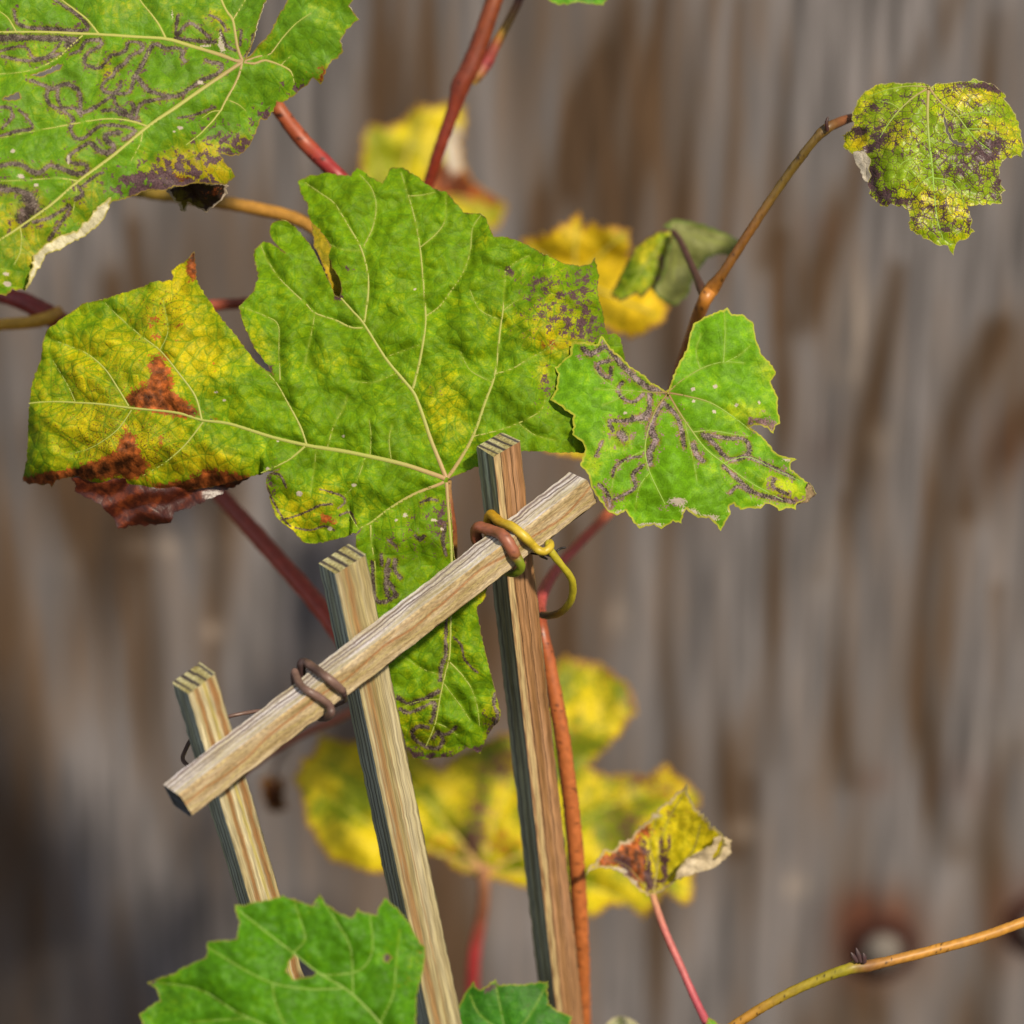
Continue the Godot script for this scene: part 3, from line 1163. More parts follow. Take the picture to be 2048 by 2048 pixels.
func canes() -> void:
	var red := [150, 56, 40]
	var brown := [124, 62, 34]
	var top := stem("vine_cane", "red-brown cane slanting down from the top edge with a forked node", "vine cane",
		[[1008, -60, 1.35, 34, 0], [985, 10, 1.35, 34, 0.4], [958, 90, 1.352, 36, 0.8], [938, 140, 1.353, 40, 1], [922, 170, 1.354, 38, 1.2], [905, 225, 1.357, 27, 1.6], [880, 295, 1.36, 25, 2], [858, 365, 1.365, 23, 2], [835, 440, 1.37, 22, 2]],
		[[150, 76, 30], [132, 58, 36], [142, 52, 30]], {"spots": 0.1, "speck": 700.0, "group": "vine canes and shoots"})
	stalk(top,
		[[1060, -60, 1.352, 15, 0], [1038, 0, 1.352, 17, 0], [1012, 52, 1.352, 18, 0.8], [990, 92, 1.353, 22, 1.8], [972, 126, 1.354, 27, 2], [956, 150, 1.354, 24, 2.6], [944, 166, 1.355, 18, 3]],
		[[120, 66, 48], [176, 138, 40], [168, 66, 70], [170, 140, 60]], {"spots": 0.2, "speck": 800.0})
	stem("vine_shoot", "yellow-brown shoot running behind the leaves at upper left", "vine shoot",
		[[230, 372, 1.36, 24, 0], [300, 386, 1.36, 25, 0], [400, 398, 1.355, 27, 0.5], [500, 415, 1.35, 27, 1], [590, 437, 1.345, 27, 1], [640, 470, 1.34, 26, 1], [668, 530, 1.33, 24, 2], [690, 590, 1.335, 22, 2]],
		[[170, 142, 46], [196, 142, 56], [190, 156, 40]], {"group": "vine canes and shoots", "rough": 0.5})
	var left := stem("vine_cane", "dark red cane passing behind the yellow lobe at the left edge", "vine cane",
		[[-80, 555, 1.37, 30, 0], [0, 588, 1.365, 33, 0], [50, 604, 1.36, 37, 0], [105, 634, 1.36, 42, 0.4], [160, 650, 1.365, 34, 1], [300, 630, 1.37, 26, 1], [420, 612, 1.37, 23, 1], [500, 605, 1.37, 22, 1], [620, 590, 1.38, 20, 1]],
		[[150, 50, 46], [170, 84, 60]], {"group": "vine canes and shoots"})
	stalk(left,
		[[-80, 668, 1.35, 22, 0], [0, 650, 1.352, 24, 0], [50, 646, 1.354, 25, 0], [90, 638, 1.356, 27, 0], [122, 622, 1.36, 24, 0.6]],
		[[232, 178, 60], [210, 140, 50]], {})
	stem("vine_cane", "dark red cane running down behind the middle stick", "vine cane",
		[[300, 850, 1.40, 30, 0], [380, 925, 1.39, 31, 0], [450, 1000, 1.385, 33, 0], [540, 1100, 1.375, 35, 0.5], [640, 1215, 1.365, 36, 1], [720, 1330, 1.36, 36, 1], [780, 1420, 1.375, 34, 1]],
		[[160, 66, 48], [190, 76, 56]], {"group": "vine canes and shoots"})
	var sh := stem("vine_shoot", "orange-brown cane rising beside the right stick, then slim shoot to the upper right leaf", "vine shoot",
		[[1180, 2300, 1.40, 34, 0], [1166, 2048, 1.365, 33, 0], [1162, 1880, 1.345, 33, 0], [1150, 1690, 1.33, 33, 0.1], [1128, 1500, 1.318, 32, 0.2], [1102, 1350, 1.312, 30, 0.3], [1082, 1250, 1.312, 26, 1], [1083, 1195, 1.33, 24, 2], [1115, 1135, 1.36, 21, 2], [1165, 1080, 1.385, 20, 2.2], [1230, 1010, 1.40, 20, 3], [1300, 900, 1.395, 20, 3], [1360, 740, 1.35, 22, 3], [1402, 618, 1.305, 27, 4], [1424, 578, 1.302, 30, 4], [1450, 540, 1.298, 20, 5], [1500, 462, 1.293, 19, 5], [1560, 372, 1.288, 18, 6], [1625, 285, 1.28, 18, 6], [1652, 258, 1.279, 22, 7], [1672, 247, 1.282, 20, 7.5], [1700, 236, 1.290, 17, 8]],
		[[204, 118, 62], [170, 84, 50], [214, 92, 92], [206, 112, 54], [200, 130, 50], [138, 92, 40], [122, 98, 44], [112, 84, 40], [150, 88, 58]], {"spots": 0.16, "speck": 900.0, "group": "vine canes and shoots", "rough": 0.4})
	var bud := stem_mesh([[1655, 262, 1.276, 9, 0], [1653, 246, 1.275, 8, 0], [1656, 234, 1.275, 4, 0]], [[70, 40, 36]], {"sides": 8})
	place(part("bud", bud, sh), sh)
	stem("vine_shoot", "thin reddish shoot in the shade behind the cross bar", "vine shoot",
		[[420, 1600, 1.42, 14, 0], [520, 1520, 1.41, 15, 0], [600, 1472, 1.41, 16, 0], [690, 1430, 1.41, 18, 0], [780, 1380, 1.42, 18, 0]],
		[[170, 100, 74]], {"group": "vine canes and shoots"})
	var low := stem("vine_shoot", "slim yellow-orange shoot with a dark knobbly node at lower right", "vine shoot",
		[[2150, 1810, 1.275, 21, 0], [2048, 1844, 1.273, 21, 0], [1960, 1875, 1.272, 21, 0], [1860, 1902, 1.271, 21, 0], [1780, 1922, 1.27, 21, 0.4], [1735, 1932, 1.27, 25, 1], [1712, 1934, 1.27, 27, 1.4], [1690, 1940, 1.27, 23, 2], [1640, 1958, 1.272, 21, 2.4], [1570, 1990, 1.275, 20, 3], [1500, 2030, 1.278, 20, 4], [1420, 2085, 1.282, 20, 4]],
		[[208, 148, 58], [150, 104, 56], [166, 156, 40], [178, 152, 50], [200, 146, 56]], {"spots": 0.12, "speck": 1000.0, "group": "vine canes and shoots"})
	for q in [[1722, 1924, 1716, 1908, 1712, 1896], [1714, 1924, 1706, 1912, 1702, 1905], [1728, 1926, 1728, 1914, 1726, 1906]]:
		place(part("bud", stem_mesh([[q[0], q[1], 1.268, 12, 0], [q[2], q[3], 1.267, 11, 0], [q[4], q[5], 1.267, 4, 0]], [[78, 56, 58]], {"sides": 8, "lump": 0.3}), low), low)

func far_leaves() -> void:
	var gold := {"gold": [222, 200, 30], "green": [150, 160, 24], "aged": 0.75, "mottle": 0.5, "net": 0.15, "netcol": [170, 160, 30], "f": 0.4, "step": 10.0, "rag": 3.5, "na": 14.0, "nb": 3.0, "backlight": 0.4, "vein": [200, 180, 70], "edge": [170, 120, 40], "edge_w": 6.0, "under": [190, 176, 60], "rim": [190, 160, 60]}
	var o := thing("grape_leaf", "blurred yellow-green leaf with a brown and white torn end behind the red-brown cane", "leaf", at(800, 420, 1.57), "yellow leaves close to the wall")
	var c := gold.duplicate()
	c.merge({"j": [800, 420], "d": 1.57, "rx": -6, "ry": 4, "seed": 11, "aged": 0.62,
		"out": [712, 420, 722, 330, 728, 268, 739, 246, 775, 256, 812, 236, 837, 207, 866, 217, 895, 203, 928, 213, 930, 250, 920, 285, 928, 330, 945, 362, 975, 384, 1014, 409, 1003, 445, 980, 464, 930, 450, 850, 470, 760, 480],
		"veins": [[10, 4, [800, 420, 810, 330, 830, 260, 866, 217]], [8, 3, [800, 420, 860, 400, 930, 395, 1003, 430]], [7, 3, [800, 420, 760, 340, 735, 262]]],
		"hf": func(x, y): return -0.0009 * pow(maxf(0.0, x - 820.0), 2.0) + 10.0 * sin(x * 0.03),
		"brown": [[930, 372, 60, 34, 1.4], [880, 350, 26, 40, 0.9], [990, 400, 20, 16, 0.7]], "pale": [[910, 300, 22, 50, 1.5]], "yellow": [[760, 320, 30, 60, -0.8], [870, 260, 50, 50, 0.4]]}, true)
	sheet(o, c)
	stalk(o, [[800, 420, 1.57, 16, 0], [802, 480, 1.59, 16, 0], [780, 560, 1.6, 16, 1]], [[190, 160, 70], [160, 80, 60]])
	o = thing("grape_leaf", "blurred bright yellow leaf behind the small drooping leaf", "leaf", at(1150, 560, 1.46), "yellow leaves close to the wall")
	c = gold.duplicate()
	c.merge({"j": [1150, 560], "d": 1.46, "rx": 8, "ry": -4, "seed": 12, "aged": 1.0, "gold": [226, 190, 24],
		"out": [1040, 477, 1075, 474, 1112, 455, 1137, 437, 1158, 420, 1166, 436, 1166, 456, 1188, 444, 1204, 457, 1225, 453, 1256, 456, 1262, 480, 1256, 505, 1290, 540, 1318, 588, 1340, 614, 1326, 645, 1296, 658, 1266, 680, 1240, 668, 1207, 652, 1180, 700, 1120, 690, 1090, 640, 1100, 580, 1060, 530],
		"veins": [[10, 4, [1150, 560, 1150, 500, 1156, 440]], [9, 3, [1150, 560, 1220, 590, 1310, 630]], [8, 3, [1150, 560, 1100, 520, 1050, 482]], [8, 3, [1150, 560, 1200, 510, 1250, 465]]],
		"hf": func(x, y): return -30.0 * exp(-pow((y - 530.0) / 40.0, 2.0)) + 20.0 * exp(-(pow((x - 1290.0) / 60.0, 2.0) + pow((y - 610.0) / 40.0, 2.0))) + (y - 560.0) * 0.12,
		"brown": [[1240, 462, 18, 12, 0.6]]}, true)
	sheet(o, c)
	stalk(o, [[1150, 560, 1.46, 16, 0], [1170, 640, 1.5, 16, 0], [1180, 740, 1.53, 16, 1]], [[200, 160, 60], [160, 100, 60]])
	o = thing("grape_leaf", "large blurred yellow leaf low down behind the sticks, on a red stalk", "leaf", at(965, 1742, 1.5), "yellow leaves close to the wall")
	c = gold.duplicate()
	c.merge({"j": [965, 1742], "d": 1.5, "rx": -12, "ry": 0, "seed": 13, "green": [124, 142, 20], "aged": 0.66, "mottle": 1.8, "quilt": 24.0, "grain": 1.0,
		"out": [965, 1752, 915, 1742, 880, 1704, 830, 1708, 790, 1722, 765, 1752, 735, 1742, 700, 1732, 660, 1722, 628, 1670, 610, 1640, 604, 1588, 588, 1560, 606, 1520, 626, 1506, 640, 1468, 672, 1478, 700, 1484, 740, 1470, 770, 1490, 830, 1500, 880, 1540, 930, 1500, 1000, 1470, 1060, 1450, 1095, 1400, 1110, 1330, 1130, 1308, 1150, 1318, 1200, 1326, 1230, 1350, 1262, 1372, 1274, 1420, 1240, 1470, 1200, 1506, 1175, 1536, 1210, 1550, 1260, 1545, 1300, 1552, 1330, 1524, 1352, 1550, 1380, 1562, 1402, 1600, 1376, 1640, 1372, 1680, 1388, 1720, 1385, 1812, 1352, 1800, 1330, 1780, 1310, 1806, 1288, 1838, 1260, 1812, 1225, 1806, 1185, 1838, 1150, 1810, 1100, 1806, 1070, 1780, 1020, 1768],
		"veins": [[15, 5, [965, 1742, 900, 1660, 830, 1580, 760, 1520]], [15, 5, [965, 1742, 990, 1640, 1040, 1540, 1100, 1440, 1170, 1360]], [14, 5, [965, 1742, 860, 1700, 760, 1660, 640, 1580]], [14, 5, [965, 1742, 1080, 1690, 1200, 1620, 1340, 1570]], [12, 4, [965, 1742, 1080, 1750, 1200, 1780, 1280, 1820]]],
		"vein": [206, 196, 60], "root": [196, 140, 96], "veintip": [200, 190, 50], "cell": 60.0,
		"hf": func(x, y): return 18.0 * sin((x - 965.0) * 0.02) + 14.0 * sin((y - 1600.0) * 0.025) - 0.0002 * pow(x - 965.0, 2.0),
		"purple": [[1010, 1530, 50, 34, 0.9], [960, 1620, 40, 60, 0.7], [945, 1690, 24, 30, 1.0], [1265, 1400, 20, 40, 0.8], [1260, 1650, 46, 50, 0.7], [1290, 1560, 60, 24, 0.8], [1180, 1330, 50, 14, 0.6]],
		"brown": [[1000, 1690, 60, 40, 0.6], [1230, 1340, 40, 30, 0.7], [1330, 1580, 50, 30, 0.6], [880, 1690, 60, 24, 0.5], [1150, 1480, 40, 60, 0.4], [1000, 1470, 60, 30, 0.5]],
		"speckle": [[1180, 1420, 120, 120, 0.15], [1250, 1620, 140, 80, 0.15], [900, 1640, 120, 80, 0.12]], "yellow": [[700, 1600, 60, 40, -0.6], [620, 1540, 40, 60, 0.5], [680, 1690, 60, 40, 0.5], [1130, 1500, 60, 60, -0.5], [1190, 1600, 50, 50, -0.4], [820, 1600, 50, 50, -0.4]], "purplecol": [96, 62, 60]}, true)
	sheet(o, c)
	stalk(o, [[965, 1742, 1.497, 26, 0], [968, 1775, 1.5, 24, 0.6], [964, 1830, 1.505, 24, 1], [950, 1900, 1.51, 26, 2], [944, 1980, 1.515, 27, 2], [940, 2100, 1.52, 28, 2]], [[196, 140, 100], [140, 84, 60], [176, 56, 56]])
	o = thing("grape_leaf", "yellow leaf edge showing under the central leaf beside the right-hand mined leaf", "leaf", at(1140, 900, 1.40), "yellow leaves close to the wall")
	c = gold.duplicate()
	c.merge({"j": [1140, 880], "d": 1.4, "rx": 0, "ry": 0, "seed": 15, "aged": 1.0, "out": [1060, 860, 1100, 830, 1180, 830, 1230, 860, 1220, 900, 1180, 925, 1150, 916, 1120, 912, 1090, 900], "veins": [[8, 3, [1140, 850, 1160, 880, 1170, 915]]]}, true)
	sheet(o, c)
	o = thing("dead_leaf", "small shrivelled brown leaf in the shade behind the cross bar", "leaf", at(545, 1590, 1.56))
	c = gold.duplicate()
	c.merge({"j": [545, 1590], "d": 1.56, "rx": 5, "ry": 20, "seed": 16, "aged": 0.3, "green": [110, 60, 42], "gold": [140, 78, 54], "netcol": [60, 38, 30], "net": 0.6, "na": 30.0, "nb": 12.0, "under": [80, 54, 44], "rim": [70, 46, 38],
		"out": [520, 1560, 534, 1548, 548, 1566, 560, 1552, 572, 1574, 566, 1600, 574, 1618, 556, 1626, 536, 1618, 524, 1600], "veins": [[7, 3, [545, 1556, 550, 1590, 552, 1620]]], "vein": [90, 56, 44]}, true)
	sheet(o, c)
	stalk(o, [[545, 1556, 1.56, 8, 0], [556, 1520, 1.565, 8, 0], [580, 1490, 1.56, 8, 0]], [[86, 54, 44]])

func near_leaves() -> void:
	var o: Node3D
	# ---- the large mined leaf at the top left
	o = thing("grape_leaf", "large green leaf at top left covered in grey winding mines, lower edge rolled pale", "leaf", at(484, 122, 1.25), "grape leaves in focus")
	sheet(o, {"j": [484, 122], "d": 1.25, "rx": -13, "ry": 2, "seed": 21, "f": 1.0, "step": 5.5, "quilt": 8.0, "na": 8.0, "nb": 3.2, "rag": 1.3, "edge_w": 3.0, "edge": [150, 130, 50],
		"green": [102, 150, 12], "gold": [186, 168, 14], "aged": 0.12, "mottle": 0.55, "net": 0.4, "cell": 30.0, "netcol": [78, 134, 30], "vein": [186, 188, 92], "root": [178, 150, 104], "rim": [222, 216, 180],
		"out": [576, -2, 592, -30, 640, -60, 680, -50, 707, 0, 697, 12, 707, 24, 718, 38, 705, 49, 690, 65, 681, 82, 686, 102, 675, 115, 660, 125, 652, 140, 647, 160, 641, 172, 634, 160, 625, 155, 615, 170, 602, 178, 590, 193, 570, 203, 555, 206, 546, 222, 534, 240, 522, 238, 514, 262, 502, 282, 495, 298, 477, 310, 460, 312, 440, 308, 452, 328, 466, 342, 471, 357, 464, 367, 450, 374, 420, 372, 390, 366, 360, 372, 327, 382, 295, 380, 280, 387, 255, 397, 225, 403, 217, 412, 214, 424, 196, 449, 169, 471, 140, 486, 109, 502, 92, 510, 75, 538, 62, 561, 50, 581, 26, 580, 12, 592, -2, 590, -40, 606, -120, 560, -170, 500, -200, 440, -180, 380, -210, 300, -200, 220, -236, 150, -180, 60, -160, 0, -120, -60, -60, -70, 10, -110, 90, -100, 160, -130, 260, -116, 330, -140, 420, -130, 500, -80, 540, -30, 534, 0, 524, 19, 515, 45, 509, 75, 501, 100, 491, 119, 500, 112, 512, 95, 527, 82, 540, 65, 557, 32],
		"holes": [[62, 150, 95, 139, 115, 129, 125, 130, 118, 138, 100, 145, 75, 153], [6, 198, 20, 190, 38, 184, 40, 196, 30, 201]],
		"veins": [
			[11, 5, [486, 122, 470, 121, 440, 110, 375, 90, 332, 78, 275, 74, 200, 69, 125, 66, 75, 64, 0, 65, -100, 72], [[6, 2.5, [332, 78, 318, 50, 300, 25, 280, 0, 260, -40]], [6, 2.5, [198, 69, 175, 40, 150, 20, 120, -4, 90, -40]], [5, 2, [32, 63, 15, 35, -6, 20]], [5, 2, [165, 71, 135, 98, 110, 120, 60, 141, 0, 148, -60, 152]], [2.5, 1.2, [205, 72, 203, 100, 196, 130, 194, 165]], [2.5, 1.2, [300, 84, 296, 110, 280, 140]]]],
			[10, 4, [484, 124, 440, 154, 400, 181, 350, 216, 295, 254, 220, 316, 155, 364, 100, 411, 38, 455, 0, 480, -70, 526], [[6, 2, [295, 253, 260, 242, 210, 238, 140, 249, 70, 262, 0, 276, -50, 284]], [5, 2, [155, 362, 110, 356, 60, 360, 0, 362]], [4, 2, [285, 266, 279, 290, 262, 322]], [4, 2, [152, 368, 152, 390, 146, 424]], [4, 2, [40, 455, 43, 475, 40, 505, 28, 530]]]],
			[9, 5, [485, 122, 475, 95, 466, 42, 455, 25, 443, 0, 430, -50], [[5, 2, [466, 40, 478, 20, 492, -4, 500, -40]]]],
			[7, 2, [484, 126, 478, 150, 466, 176, 452, 200, 437, 228, 400, 268, 372, 290], [[4, 1.5, [452, 199, 475, 208, 492, 222]], [3, 1.5, [440, 222, 424, 224, 404, 236]]]],
			[7, 3, [488, 125, 510, 127, 530, 121, 562, 131, 582, 144, 588, 166], [[4, 1.5, [562, 131, 570, 122, 582, 112]]]],
			[5, 2, [490, 122, 520, 112, 540, 108, 565, 76, 592, 47, 622, 26]]],
		"hf": func(x, y):
			var q: float = 0.595 * (x - 484.0) + 0.80 * (y - 122.0)
			var v := -0.55 * maxf(q + 4.0, 0.0) if q > -4.0 else 0.0
			if q > 90.0: v -= 0.003 * pow(q - 90.0, 2.0)
			if x > 505.0 and y < 240.0: v += 0.42 * (x - 505.0) * clampf((240.0 - y) / 90.0, 0.0, 1.0)
			v += 26.0 * exp(-(pow((x - 430.0) / 60.0, 2.0) + pow((y - 330.0) / 40.0, 2.0)))
			v += 14.0 * exp(-(pow((x - 590.0) / 50.0, 2.0) + pow((y - 60.0) / 60.0, 2.0)))
			v += 7.0 * sin((x + y) * 0.05) * clampf((q - 120.0) / 60.0, 0.0, 1.0)
			return v,
		"mines": [
			[12, [140, 108, 160, 100, 168, 86, 178, 80, 200, 80, 204, 88, 190, 98, 176, 105, 168, 118, 170, 128, 186, 135, 200, 134, 214, 120, 222, 110, 240, 106, 252, 98, 254, 86, 262, 83, 280, 86, 286, 95, 276, 105, 260, 112, 250, 126, 232, 138, 226, 150, 214, 158, 204, 170, 206, 181, 220, 186, 236, 180, 242, 164]],
			[12, [212, 184, 235, 187, 258, 184, 266, 160, 271, 150, 282, 134, 291, 114, 300, 96, 312, 88, 332, 97, 350, 95, 366, 102, 364, 115, 370, 123]],
			[13, [271, 150, 283, 166, 296, 180, 320, 188, 342, 193, 362, 189, 386, 172, 405, 160, 434, 147, 443, 137, 440, 128, 424, 125, 412, 120]],
			[11, [340, 196, 310, 199, 286, 205, 275, 218, 271, 236, 262, 230, 268, 214, 262, 206]],
			[12, [60, 160, 90, 172, 106, 177, 130, 168, 150, 175, 160, 190, 160, 215, 164, 226, 190, 215, 206, 203, 222, 193]],
			[12, [100, 175, 92, 190, 100, 210, 120, 218, 136, 228, 146, 241, 140, 256, 146, 270, 156, 278, 170, 275, 190, 258, 206, 250, 240, 252, 264, 257, 270, 262, 258, 272, 246, 279]],
			[11, [116, 178, 115, 198, 126, 216, 150, 216, 162, 232]],
			[11, [205, 222, 230, 220, 240, 228, 256, 232, 266, 240, 280, 242]],
			[10, [228, 196, 232, 210, 246, 220, 262, 232]],
			[15, [-4, 334, 20, 327, 45, 331, 60, 342, 80, 345, 98, 331, 116, 335, 145, 345, 166, 347, 175, 336, 166, 328, 146, 327, 136, 318, 140, 310, 165, 292, 180, 285, 195, 300, 214, 305, 228, 298, 226, 290, 211, 280, 212, 269, 240, 264]],
			[24, [-8, 376, 16, 380]], [17, [0, 378, 30, 380, 50, 386]], [46, [58, 396, 66, 412]], [34, [50, 424, 46, 440]],
			[11, [66, 444, 100, 435, 138, 412, 135, 426, 115, 454, 98, 480]],
			[22, [-4, 77, 40, 75, 100, 76, 150, 80, 134, 90]], [10, [0, 102, 40, 92, 58, 100, 65, 115, 96, 112, 120, 86]], [12, [4, 112, 40, 120, 80, 119, 122, 106]],
			[12, [28, 22, 34, 46, 60, 55, 100, 58, 160, 61, 176, 54, 152, 28, 110, 0]],
			[10, [420, 76, 380, 46, 352, 70, 356, 30]], [11, [352, 76, 400, 82, 430, 84]], [9, [440, 60, 452, 90, 470, 100]], [10, [506, 70, 502, 96, 490, 112]], [9, [482, 60, 480, 90]], [10, [420, 30, 440, 40, 452, 60]],
			[7, [356, 236, 380, 232, 400, 226, 430, 214]], [8, [-4, 214, 20, 216, 22, 236, 4, 256]], [8, [38, 220, 54, 236, 65, 256, 34, 262, 0, 272]], [10, [155, 372, 165, 388, 150, 400]], [9, [165, 372, 190, 352, 205, 345]]],
		"purple": [[480, 290, 40, 20, 0.9], [430, 270, 34, 18, 0.6], [330, 345, 34, 22, 0.9], [380, 345, 26, 24, 0.6], [412, 318, 26, 18, 0.7], [270, 372, 40, 18, 0.9], [355, 318, 24, 14, 0.5], [300, 360, 40, 20, 0.9], [420, 372, 40, 12, 1.4], [600, 178, 26, 8, 0.8], [525, 235, 16, 14, 1.0], [455, 310, 20, 12, 1.0], [290, 395, 40, 12, 1.0], [350, 375, 30, 10, 1.2]],
		"brown": [[345, 352, 24, 20, 0.9], [375, 362, 16, 10, 0.9], [310, 372, 20, 8, 0.7], [440, 300, 14, 8, 0.6], [130, 388, 40, 30, 0.0], [640, 145, 16, 26, 0.5], [650, 150, 10, 10, 0.6]],
		"yellow": [[390, 345, 60, 40, 1.0], [330, 340, 40, 30, 0.5], [440, 345, 30, 24, 0.5], [480, 285, 30, 24, 0.7], [410, 300, 60, 30, 0.4], [170, 395, 40, 40, 0.6], [60, 470, 60, 60, 0.35], [215, 140, 20, 16, 0.5], [20, 430, 50, 40, 0.4], [430, 40, 40, 40, 0.3], [310, 20, 60, 20, 0.25], [645, 150, 16, 20, 0.6], [30, 520, 60, 50, 0.4]],
		"pale": [[360, 256, 6, 3, 1.5], [348, 263, 3, 2, 1.3], [25, 302, 5, 4, 1.2], [72, 370, 5, 4, 1.2], [136, 318, 3, 9, 1.4], [41, 352, 8, 5, 1.0], [14, 568, 9, 6, 1.1], [12, 548, 8, 4, 1.0], [410, 92, 22, 4, 0.7], [440, 74, 6, 20, 0.6], [446, 100, 10, 16, 0.6], [344, 30, 4, 22, 0.6], [70, 405, 20, 20, 0.4], [400, 165, 8, 5, 1.0]], "speckle": [[60, 500, 90, 80, 0.12], [170, 400, 60, 50, 0.12], [480, 50, 50, 60, 0.12]], "dots": 0.0, "relief": 0.06, "mine_spread": 0.1, "purple_break": 2.0})
	# the margin rolled up to show the pale underside, and the dead tip curled under
	sheet(o, {"called": "rolled_margin", "j": [140, 470], "d": 1.2385, "rx": -13, "ry": 2, "seed": 22, "f": 0.8, "step": 4.0, "na": 1.5, "nb": 1.0, "rag": 1.6, "green": [206, 198, 160], "gold": [214, 208, 176], "netcol": [170, 158, 110], "net": 0.3, "mottle": 0.6, "aged": 0.4, "edge": [180, 168, 80], "edge_w": 3.0, "vein": [190, 180, 130],
		"out": [226, 390, 219, 408, 215, 424, 197, 450, 170, 472, 141, 487, 110, 503, 93, 511, 76, 539, 63, 562, 50, 584, 57, 558, 64, 530, 66, 511, 88, 490, 124, 470, 152, 462, 161, 451, 183, 434, 186, 422, 208, 404],
		"hf": func(x, y): return 2.5 * sin((x - y) * 0.06) + 1.5 * sin((x - y) * 0.17), "under": [190, 184, 140], "label": "pale rolled lower margin"})
	sheet(o, {"called": "curled_tip", "j": [390, 385], "d": 1.268, "rx": 38, "ry": 0, "seed": 23, "f": 0.8, "step": 4.0, "na": 8.0, "nb": 5.0, "rag": 2.0, "green": [52, 34, 26], "gold": [92, 84, 20], "netcol": [40, 26, 24], "net": 0.5, "mottle": 1.6, "aged": 0.1, "edge": [200, 184, 160], "edge_w": 5.0, "vein": [60, 40, 30], "under": [90, 70, 50], "rim": [190, 176, 150],
		"out": [325, 374, 360, 366, 400, 360, 440, 364, 456, 372, 452, 392, 430, 411, 415, 424, 400, 418, 386, 412, 378, 406, 368, 424, 357, 412, 345, 396],
		"brown": [[425, 388, 20, 12, 0.9]], "yellow": [[360, 392, 18, 10, 0.5]], "hf": func(x, y): return 10.0 * sin(x * 0.08), "label": "dark curled dead tip"})
	stalk(o, [[484, 126, 1.257, 20, 2], [500, 146, 1.285, 22, 2], [522, 172, 1.31, 26, 1.5], [545, 200, 1.318, 30, 0.4], [570, 236, 1.32, 31, 0.8], [610, 286, 1.322, 32, 1], [650, 326, 1.32, 31, 2], [690, 365, 1.32, 30, 2], [740, 420, 1.335, 28, 2]],
		[[168, 104, 52], [178, 84, 54], [168, 54, 54]], {"spots": 0.2, "speck": 420.0, "spot": [34, 20, 16]})
	# ---- the largest leaf, in the middle
	o = thing("grape_leaf", "largest leaf, green with yellow left lobe scorched red-brown, hanging behind the trellis", "leaf", at(893, 957, 1.272), "grape leaves in focus")
